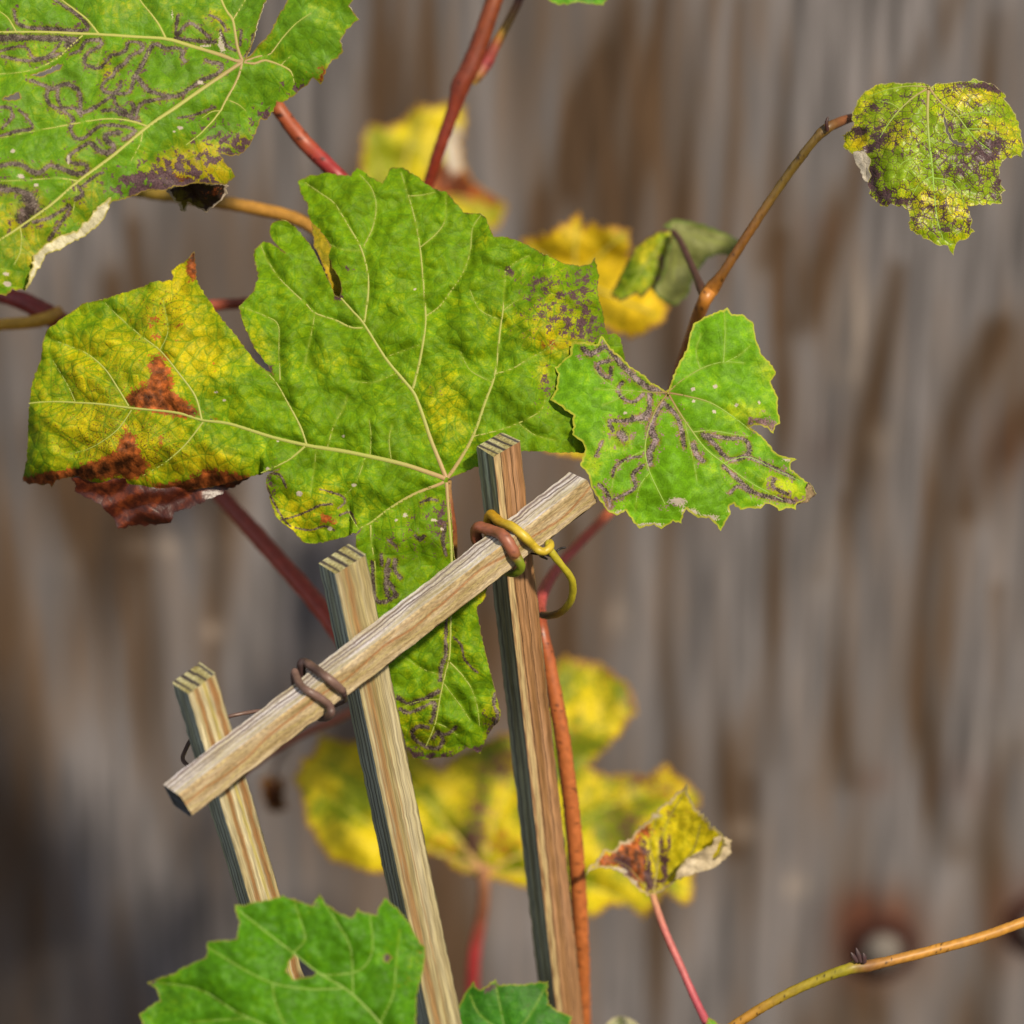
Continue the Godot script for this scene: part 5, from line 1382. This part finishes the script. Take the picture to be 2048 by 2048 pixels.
	sheet(o, {"called": "turned_margin", "j": [1722, 330], "d": 1.267, "rx": 0, "ry": -34, "seed": 53, "f": 0.8, "step": 3.0, "na": 3.0, "nb": 2.0, "rag": 1.4, "green": [206, 196, 176], "gold": [214, 206, 190], "netcol": [170, 156, 130], "net": 0.4, "mottle": 0.8, "edge": [180, 170, 150], "under": [190, 180, 160], "out": [1706, 304, 1726, 300, 1740, 318, 1738, 340, 1742, 352, 1734, 366, 1722, 350, 1714, 330], "label": "grey-white turned-back margin"})
	stalk(o, [[1857, 177, 1.272, 13, 0], [1840, 190, 1.30, 13, 0], [1790, 215, 1.305, 14, 0], [1740, 228, 1.303, 15, 1], [1698, 237, 1.289, 16, 1]], [[170, 160, 80], [130, 76, 50]])
	# ---- the small drooping leaf
	o = thing("grape_leaf", "small drooping leaf folded in two on a dark crooked stalk, grey-green underside showing", "leaf", at(1345, 466, 1.365), "grape leaves in focus")
	sheet(o, {"j": [1345, 466], "d": 1.365, "rx": -6, "ry": -24, "seed": 61, "f": 0.7, "step": 5.0, "na": 6.0, "nb": 2.0, "rag": 1.6, "edge_w": 4.0, "edge": [120, 84, 60], "green": [128, 160, 24], "gold": [206, 194, 36], "aged": 0.5, "mottle": 0.7, "net": 0.3, "vein": [170, 176, 80],
		"out": [1350, 463, 1330, 460, 1319, 462, 1296, 474, 1272, 493, 1262, 510, 1251, 530, 1240, 552, 1228, 576, 1220, 592, 1232, 596, 1240, 602, 1248, 598, 1258, 594, 1272, 588, 1280, 596, 1288, 590, 1300, 578, 1312, 566, 1322, 548, 1326, 530, 1331, 508, 1337, 490],
		"veins": [[5, 2, [1346, 466, 1320, 490, 1290, 530, 1262, 570, 1240, 596], [[3, 1.2, [1310, 502, 1312, 530, 1308, 555]], [3, 1.2, [1290, 530, 1270, 540, 1255, 545]]]]],
		"purple": [[1326, 530, 8, 34, 0.9], [1312, 560, 10, 10, 0.9]], "yellow": [[1300, 530, 40, 40, 0.3], [1250, 560, 26, 40, -0.3]], "hf": func(x, y): return 12.0 * exp(-pow((x - 1285.0 + (y - 530.0) * 0.6) / 26.0, 2.0))})
	sheet(o, {"called": "folded_half", "j": [1346, 464], "d": 1.369, "rx": 6, "ry": 14, "seed": 62, "f": 0.6, "step": 5.0, "na": 8.0, "nb": 2.0, "rag": 1.6, "green": [128, 134, 72], "gold": [142, 146, 92], "netcol": [112, 120, 60], "net": 0.3, "mottle": 0.6, "aged": 0.3, "edge": [96, 120, 40], "edge_w": 5.0, "under": [100, 150, 30], "rim": [130, 150, 50], "vein": [120, 120, 70], "backlight": 0.5,
		"out": [1348, 464, 1326, 452, 1340, 443, 1356, 439, 1378, 442, 1402, 449, 1428, 458, 1453, 467, 1472, 477, 1489, 487, 1478, 500, 1463, 512, 1448, 508, 1432, 511, 1416, 514, 1406, 529, 1394, 545, 1386, 556, 1381, 566, 1376, 590, 1362, 604, 1350, 612, 1334, 606, 1318, 596, 1306, 582, 1302, 572, 1318, 562, 1328, 540, 1332, 508, 1340, 484],
		"veins": [[4, 1.5, [1350, 464, 1380, 470, 1420, 480, 1460, 490]], [4, 1.5, [1348, 468, 1350, 510, 1345, 560]]],
		"yellow": [[1345, 585, 30, 24, -0.8]], "hf": func(x, y): return -0.001 * pow(x - 1400.0, 2.0) + (16.0 if y < 470.0 else 0.0) * 0.0 - 8.0 * sin((x - 1340.0) * 0.05), "label": "grey-green underside of the folded half"})
	stalk(o, [[1346, 463, 1.360, 12, 0], [1360, 482, 1.352, 13, 0], [1376, 516, 1.338, 14, 0], [1392, 552, 1.320, 15, 0.5], [1404, 580, 1.306, 20, 1], [1414, 596, 1.302, 22, 1.4]], [[96, 66, 60], [90, 62, 48], [150, 120, 50]], {"spots": 0.1})
	# ---- the cupped dry leaf
	o = thing("grape_leaf", "small cupped dry leaf, yellow and orange-brown, on a pink stalk at lower right", "leaf", at(1305, 1790, 1.325), "grape leaves in focus")
	sheet(o, {"j": [1305, 1790], "d": 1.325, "rx": -16, "ry": -4, "seed": 71, "f": 1.0, "step": 4.5, "na": 9.0, "nb": 3.0, "rag": 2.4, "edge_w": 5.0, "edge": [196, 176, 140], "green": [212, 196, 16], "gold": [244, 220, 30], "aged": 0.6, "mottle": 0.6, "net": 0.15, "vein": [150, 130, 50], "root": [180, 160, 90], "veintip": [110, 80, 40], "backlight": 0.5, "scorch": [158, 84, 36], "purplecol": [86, 58, 58], "quilt": 8.0,
		"out": [1305, 1794, 1280, 1782, 1262, 1764, 1240, 1744, 1222, 1738, 1196, 1734, 1180, 1746, 1174, 1752, 1178, 1736, 1190, 1728, 1196, 1712, 1206, 1698, 1214, 1700, 1224, 1702, 1236, 1692, 1240, 1682, 1252, 1682, 1266, 1676, 1272, 1662, 1284, 1650, 1300, 1640, 1306, 1628, 1324, 1612, 1342, 1598, 1356, 1584, 1370, 1570, 1374, 1576, 1378, 1590, 1383, 1606, 1398, 1622, 1412, 1636, 1422, 1652, 1436, 1660, 1444, 1670, 1452, 1690, 1440, 1710, 1410, 1726, 1380, 1748, 1350, 1762, 1330, 1776],
		"veins": [[5, 2, [1306, 1790, 1314, 1740, 1320, 1690, 1336, 1640, 1368, 1586], [[3, 1.5, [1314, 1740, 1300, 1690, 1312, 1640]]]], [4, 1.5, [1304, 1790, 1280, 1760, 1250, 1730, 1205, 1716]], [4, 1.5, [1307, 1790, 1340, 1750, 1386, 1700, 1400, 1650]]],
		"brown": [[1274, 1730, 24, 54, 1.4], [1252, 1702, 20, 28, 1.1], [1208, 1722, 26, 14, 1.1], [1290, 1660, 16, 12, 1.0], [1240, 1712, 20, 16, 0.8], [1350, 1625, 30, 8, 0.4]],
		"purple": [[1254, 1744, 10, 26, 1.3], [1296, 1742, 8, 40, 1.2], [1330, 1732, 6, 30, 1.1], [1322, 1690, 5, 44, 1.0], [1338, 1690, 4, 30, 0.8], [1312, 1770, 20, 20, 1.0], [1284, 1690, 8, 20, 0.9], [1238, 1722, 16, 10, 0.9], [1344, 1630, 20, 6, 0.6], [1270, 1768, 14, 12, 0.8]],
		"pale": [[1236, 1740, 24, 8, 0.9], [1262, 1764, 16, 10, 0.9], [1250, 1684, 16, 8, 0.8], [1310, 1632, 20, 8, 0.7]],
		"yellow": [[1304, 1720, 14, 30, 0.5], [1375, 1620, 30, 40, 0.5], [1370, 1690, 40, 40, -0.2]],
		"hf": func(x, y): return 0.0034 * pow(x - 1310.0, 2.0) + 0.0011 * pow(y - 1790.0, 2.0)})
	sheet(o, {"called": "rolled_margin", "j": [1400, 1730], "d": 1.318, "rx": 30, "ry": 10, "seed": 72, "f": 0.8, "step": 4.0, "na": 4.0, "nb": 2.0, "rag": 1.6, "green": [226, 206, 168], "gold": [232, 220, 196], "netcol": [200, 180, 140], "net": 0.25, "mottle": 0.6, "edge": [206, 186, 140], "under": [206, 190, 150], "rim": [206, 190, 150], "vein": [200, 180, 140],
		"out": [1350, 1758, 1356, 1740, 1372, 1722, 1392, 1708, 1414, 1696, 1426, 1690, 1428, 1676, 1440, 1672, 1452, 1676, 1462, 1680, 1461, 1692, 1464, 1706, 1456, 1714, 1444, 1722, 1430, 1734, 1408, 1742, 1380, 1750], "hf": func(x, y): return 5.0 * sin((x + y) * 0.06), "label": "pale rolled margin"})
	stalk(o, [[1305, 1790, 1.325, 14, 0], [1312, 1812, 1.322, 14, 0.4], [1330, 1862, 1.318, 14, 1], [1360, 1930, 1.314, 15, 1.4], [1392, 2002, 1.31, 16, 2], [1420, 2060, 1.305, 18, 2], [1440, 2110, 1.30, 18, 2]], [[216, 168, 120], [214, 120, 112], [196, 84, 96]], {"rough": 0.5})
	# ---- green leaves along the bottom edge
	o = thing("grape_leaf", "fresh green toothed leaf with an eaten hole in front of the left sticks", "leaf", at(690, 1980, 1.195), "grape leaves in focus")
	sheet(o, {"j": [690, 1980], "d": 1.195, "rx": -8, "ry": 2, "seed": 81, "f": 0.9, "step": 5.0, "quilt": 9.0, "na": 9.0, "nb": 3.2, "rag": 1.2, "edge_w": 2.5, "edge": [150, 150, 60], "green": [72, 128, 8], "gold": [124, 152, 18], "aged": 0.06, "mottle": 0.5, "net": 0.35, "cell": 34.0, "netcol": [96, 160, 56], "vein": [140, 176, 76], "veintip": [112, 166, 64], "rim": [196, 186, 84],
		"out": [469, 1811, 496, 1808, 520, 1802, 544, 1798, 565, 1791, 580, 1798, 594, 1799, 610, 1806, 624, 1812, 632, 1800, 638, 1788, 650, 1806, 663, 1816, 682, 1828, 702, 1835, 710, 1830, 715, 1815, 724, 1826, 738, 1828, 752, 1830, 760, 1812, 769, 1796, 780, 1804, 791, 1812, 806, 1832, 820, 1847, 830, 1866, 840, 1886, 851, 1894, 850, 1920, 845, 1946, 834, 1990, 832, 2048, 820, 2110, 800, 2160, 740, 2190, 660, 2210, 560, 2200, 460, 2180, 380, 2150, 330, 2110, 290, 2060, 279, 2030, 298, 2014, 319, 2002, 318, 1990, 310, 1978, 294, 1964, 314, 1958, 340, 1950, 358, 1940, 378, 1929, 396, 1922, 413, 1914, 414, 1900, 414, 1885, 440, 1880, 472, 1878, 476, 1862, 479, 1846],
		"holes": [[572, 1942, 578, 1924, 589, 1908, 604, 1920, 618, 1932, 634, 1945, 622, 1953, 604, 1955, 586, 1959], [768, 1912, 776, 1907, 783, 1915, 778, 1924, 770, 1922]],
		"veins": [[6, 2.5, [830, 2140, 761, 2048, 727, 2010, 690, 1977, 634, 1944, 586, 1905, 535, 1866, 474, 1818], [[4, 1.5, [690, 1976, 620, 1978, 545, 1966, 480, 1934, 417, 1895]], [4, 1.5, [640, 1948, 664, 1950, 720, 1940, 745, 1900, 740, 1830]], [3.5, 1.5, [586, 1906, 610, 1880, 604, 1850, 590, 1806]], [3.5, 1.5, [706, 1990, 702, 1900, 678, 1851, 645, 1800]], [4, 1.5, [760, 2046, 786, 1990, 792, 1930, 800, 1860]]]], [4, 1.5, [600, 2100, 540, 2056, 471, 2023, 398, 1979, 304, 1964], [[3, 1.5, [500, 2036, 440, 2040, 380, 2044]]]], [3, 1.5, [545, 1966, 552, 2010, 575, 2060]]],
		"hf": func(x, y): return -0.0006 * pow(x - 600.0, 2.0) + 12.0 * sin((x - 0.5 * y) * 0.022) - 0.0004 * pow(maxf(0.0, y - 1950.0), 2.0),
		"purple": [[628, 1808, 6, 6, 1.0], [300, 1966, 14, 5, 1.0]], "brown": [[840, 1910, 10, 20, 0.4], [800, 1950, 30, 30, 0.25]], "yellow": [[330, 1990, 60, 40, 0.35], [830, 1910, 30, 50, 0.3], [585, 1930, 22, 30, 0.2]], "speckle": [[800, 1930, 50, 60, 0.12]], "dots": -0.05, "rough": 0.5, "spec": 0.3})
	stalk(o, [[830, 2140, 1.20, 16, 0], [850, 2190, 1.22, 18, 0], [890, 2260, 1.26, 20, 1]], [[150, 160, 60], [170, 90, 60]])
	o = thing("grape_leaf", "dark green leaf top with a black notch, left of the orange cane", "leaf", at(1030, 2040, 1.315), "grape leaves in focus")
	sheet(o, {"j": [1030, 2080], "d": 1.315, "rx": -10, "ry": -6, "seed": 82, "f": 0.6, "step": 6.0, "quilt": 5.0, "na": 7.0, "nb": 2.0, "edge_w": 3.0, "edge": [150, 150, 50], "green": [56, 118, 20], "gold": [100, 150, 30], "aged": 0.08, "mottle": 0.4, "net": 0.25, "netcol": [40, 104, 28], "vein": [90, 150, 60], "rim": [170, 170, 70],
		"out": [911, 2060, 912, 2034, 918, 2012, 930, 1986, 946, 1963, 951, 1972, 957, 1980, 972, 1972, 985, 1962, 990, 1958, 997, 1970, 1030, 1968, 1064, 1966, 1097, 1962, 1094, 1986, 1097, 2008, 1115, 2022, 1144, 2033, 1136, 2060, 1110, 2120, 1050, 2170, 980, 2160, 930, 2110],
		"veins": [[5, 2, [1030, 2120, 1010, 2060, 990, 1962], [[3, 1.5, [1015, 2070, 960, 2030, 940, 1990]], [3, 1.5, [1018, 2080, 1060, 2030, 1092, 1970]]]]], "purple": [[978, 1974, 12, 10, 1.5]], "hf": func(x, y): return -0.001 * pow(x - 1000.0, 2.0)})
	stalk(o, [[1030, 2120, 1.316, 14, 0], [1040, 2200, 1.33, 16, 0], [1060, 2290, 1.36, 16, 0]], [[150, 110, 60]])
	o = thing("grape_leaf", "sliver of a green leaf hanging in from the top edge right of the forked cane", "leaf", at(1150, -60, 1.32), "grape leaves in focus")
	sheet(o, {"j": [1150, -60], "d": 1.32, "rx": -10, "ry": 0, "seed": 83, "f": 0.5, "step": 7.0, "na": 6.0, "edge_w": 3.0, "edge": [150, 160, 50], "green": [96, 164, 30], "vein": [140, 180, 70],
		"out": [1090, -10, 1100, 2, 1116, 10, 1134, 9, 1150, 6, 1168, 6, 1186, 9, 1206, 10, 1216, -4, 1250, -40, 1240, -110, 1180, -160, 1110, -140, 1070, -80], "veins": [[5, 2, [1150, -120, 1150, -60, 1152, 4]]]})
	o = thing("grape_leaf", "pale dry leaf tip poking up at the bottom edge right of the orange cane", "leaf", at(1245, 2070, 1.36), "grape leaves in focus")
	sheet(o, {"j": [1245, 2080], "d": 1.36, "rx": -6, "ry": 8, "seed": 84, "f": 0.5, "step": 6.0, "na": 6.0, "edge_w": 4.0, "edge": [200, 190, 150], "green": [160, 164, 120], "gold": [190, 184, 150], "aged": 0.5, "net": 0.2, "vein": [180, 176, 130],
		"out": [1206, 2056, 1222, 2040, 1238, 2030, 1254, 2034, 1270, 2044, 1290, 2062, 1280, 2120, 1230, 2130, 1200, 2090], "veins": [[4, 2, [1245, 2120, 1245, 2080, 1240, 2034]]]})
	o = thing("grape_leaf", "tiny green leaf tip at the bottom edge beside the pink stalk", "leaf", at(1440, 2060, 1.30), "grape leaves in focus")
	sheet(o, {"j": [1440, 2060], "d": 1.30, "rx": -6, "ry": 0, "seed": 85, "f": 0.5, "step": 5.0, "na": 3.0, "edge_w": 3.0, "green": [110, 172, 26], "vein": [140, 180, 70], "out": [1410, 2056, 1415, 2036, 1426, 2040, 1440, 2048, 1462, 2056, 1480, 2090, 1440, 2110, 1412, 2090], "veins": [[3, 1.5, [1440, 2090, 1430, 2060, 1416, 2040]]]})

func tendrils() -> void:
	# yellow tendril coiled round the bar at the right stick; depths follow the bar (front face about 1.247 at this place)
	var o := thing("tendril", "yellow and brown tendril coiled round the bar by the right stick, loose loop below", "tendril", at(990, 1050, 1.235), "vine tendrils gripping the bar")
	place(part("coil", stem_mesh([
		[1084, 1230, 1.30, 15, 0], [1100, 1231, 1.29, 15, 0.6], [1122, 1224, 1.28, 15, 1], [1140, 1204, 1.272, 15, 2], [1146, 1180, 1.267, 15, 2], [1142, 1156, 1.263, 15, 2], [1126, 1134, 1.26, 14, 2], [1110, 1114, 1.258, 16, 2], [1099, 1098, 1.257, 16, 2], [1096, 1088, 1.259, 15, 2], [1098, 1084, 1.266, 13, 2]], [[60, 36, 16], [150, 120, 26], [190, 178, 40]], {"lump": 0.08}), o), o)
	place(part("coil", stem_mesh([[976, 1050, -0.012, 17, 0], [973, 1040, -0.005, 20, 0], [982, 1034, 0, 21, 0], [1000, 1048, 0, 20, 0], [1028, 1060, 0, 20, 1], [1046, 1073, 0, 20, 1], [1062, 1089, 0, 18, 1], [1076, 1100, 1.254, 17, 1], [1088, 1103, 1.255, 17, 1], [1099, 1096, 1.256, 16, 1], [1101, 1086, 1.26, 14, 1], [1090, 1080, 1.272, 14, 1]],
		[[206, 158, 36], [214, 186, 52]], {"lump": 0.08}), o), o)
	place(part("coil", stem_mesh([[960, 1072, -0.012, 21, 0], [950, 1062, -0.004, 24, 0], [958, 1060, 0, 24, 0.3], [974, 1063, 0, 23, 1], [993, 1069, 0, 23, 1], [1010, 1081, 0, 25, 1], [1020, 1098, 0, 25, 1], [1026, 1110, 0, 23, 2], [1038, 1122, 1.253, 20, 3], [1042, 1136, 1.255, 17, 3], [1032, 1146, 1.258, 16, 3], [1018, 1147, 1.264, 13, 3], [1008, 1142, 1.275, 12, 3]],
		[[150, 84, 60], [166, 100, 74], [150, 110, 50], [134, 150, 34]], {"lump": 0.12, "spots": 0.06}), o), o)
	o = thing("tendril", "tiny black withered tendril end beside the yellow loop", "tendril", at(1100, 1110, 1.262), "vine tendrils gripping the bar")
	place(part("curl", stem_mesh([[1060, 1106, 1.268, 5, 0], [1080, 1110, 1.266, 4, 0], [1094, 1118, 1.262, 4, 0], [1080, 1112, 1.258, 4, 0], [1086, 1108, 1.256, 4, 0], [1104, 1112, 1.258, 4, 0], [1116, 1100, 1.260, 4, 0], [1124, 1096, 1.260, 5, 0], [1132, 1095, 1.260, 4, 0]], [[30, 24, 24]], {"sides": 8}), o), o)
	# brown woody tendril between the left and middle sticks (bar front about 1.232 here)
	o = thing("tendril", "dark brown woody tendril wound twice round the bar between left and middle sticks", "tendril", at(630, 1360, 1.222), "vine tendrils gripping the bar")
	var wood_c := [[96, 74, 68], [128, 100, 90], [70, 52, 50]]
	place(part("coil", stem_mesh([[598, 1374, -0.012, 14, 2], [588, 1360, -0.005, 16, 2], [590, 1348, 0, 16, 1], [593, 1356, 0, 16, 1], [601, 1373, 0, 16, 1], [618, 1386, 0, 16, 1], [640, 1396, 0, 17, 1], [654, 1408, 0, 17, 1], [662, 1424, 1.226, 17, 0], [654, 1434, 1.23, 16, 2], [640, 1436, 1.24, 14, 2]], wood_c, {"lump": 0.12}), o), o)
	place(part("coil", stem_mesh([[612, 1352, -0.012, 14, 2], [602, 1342, -0.005, 17, 2], [604, 1332, 0, 18, 2], [613, 1330, 0, 18, 2], [634, 1344, 0, 18, 0], [656, 1360, 0, 18, 1], [676, 1374, 0, 17, 1], [684, 1382, 0, 13, 2], [690, 1394, 1.232, 9, 2], [692, 1402, 1.245, 8, 2]], wood_c, {"lump": 0.1}), o), o)
	var d := 1.225
	place(part("tail", stem_mesh([[692, 1402, d + 0.02, 8, 2], [640, 1420, d + 0.035, 8, 2], [540, 1420, d + 0.035, 8, 0], [480, 1428, d + 0.03, 8, 1], [440, 1440, d + 0.03, 8, 2], [390, 1470, d + 0.032, 9, 2], [370, 1502, d + 0.026, 9, 2], [366, 1520, d + 0.018, 9, 2], [380, 1534, d + 0.012, 8, 2]], wood_c, {"sides": 9}), o), o)
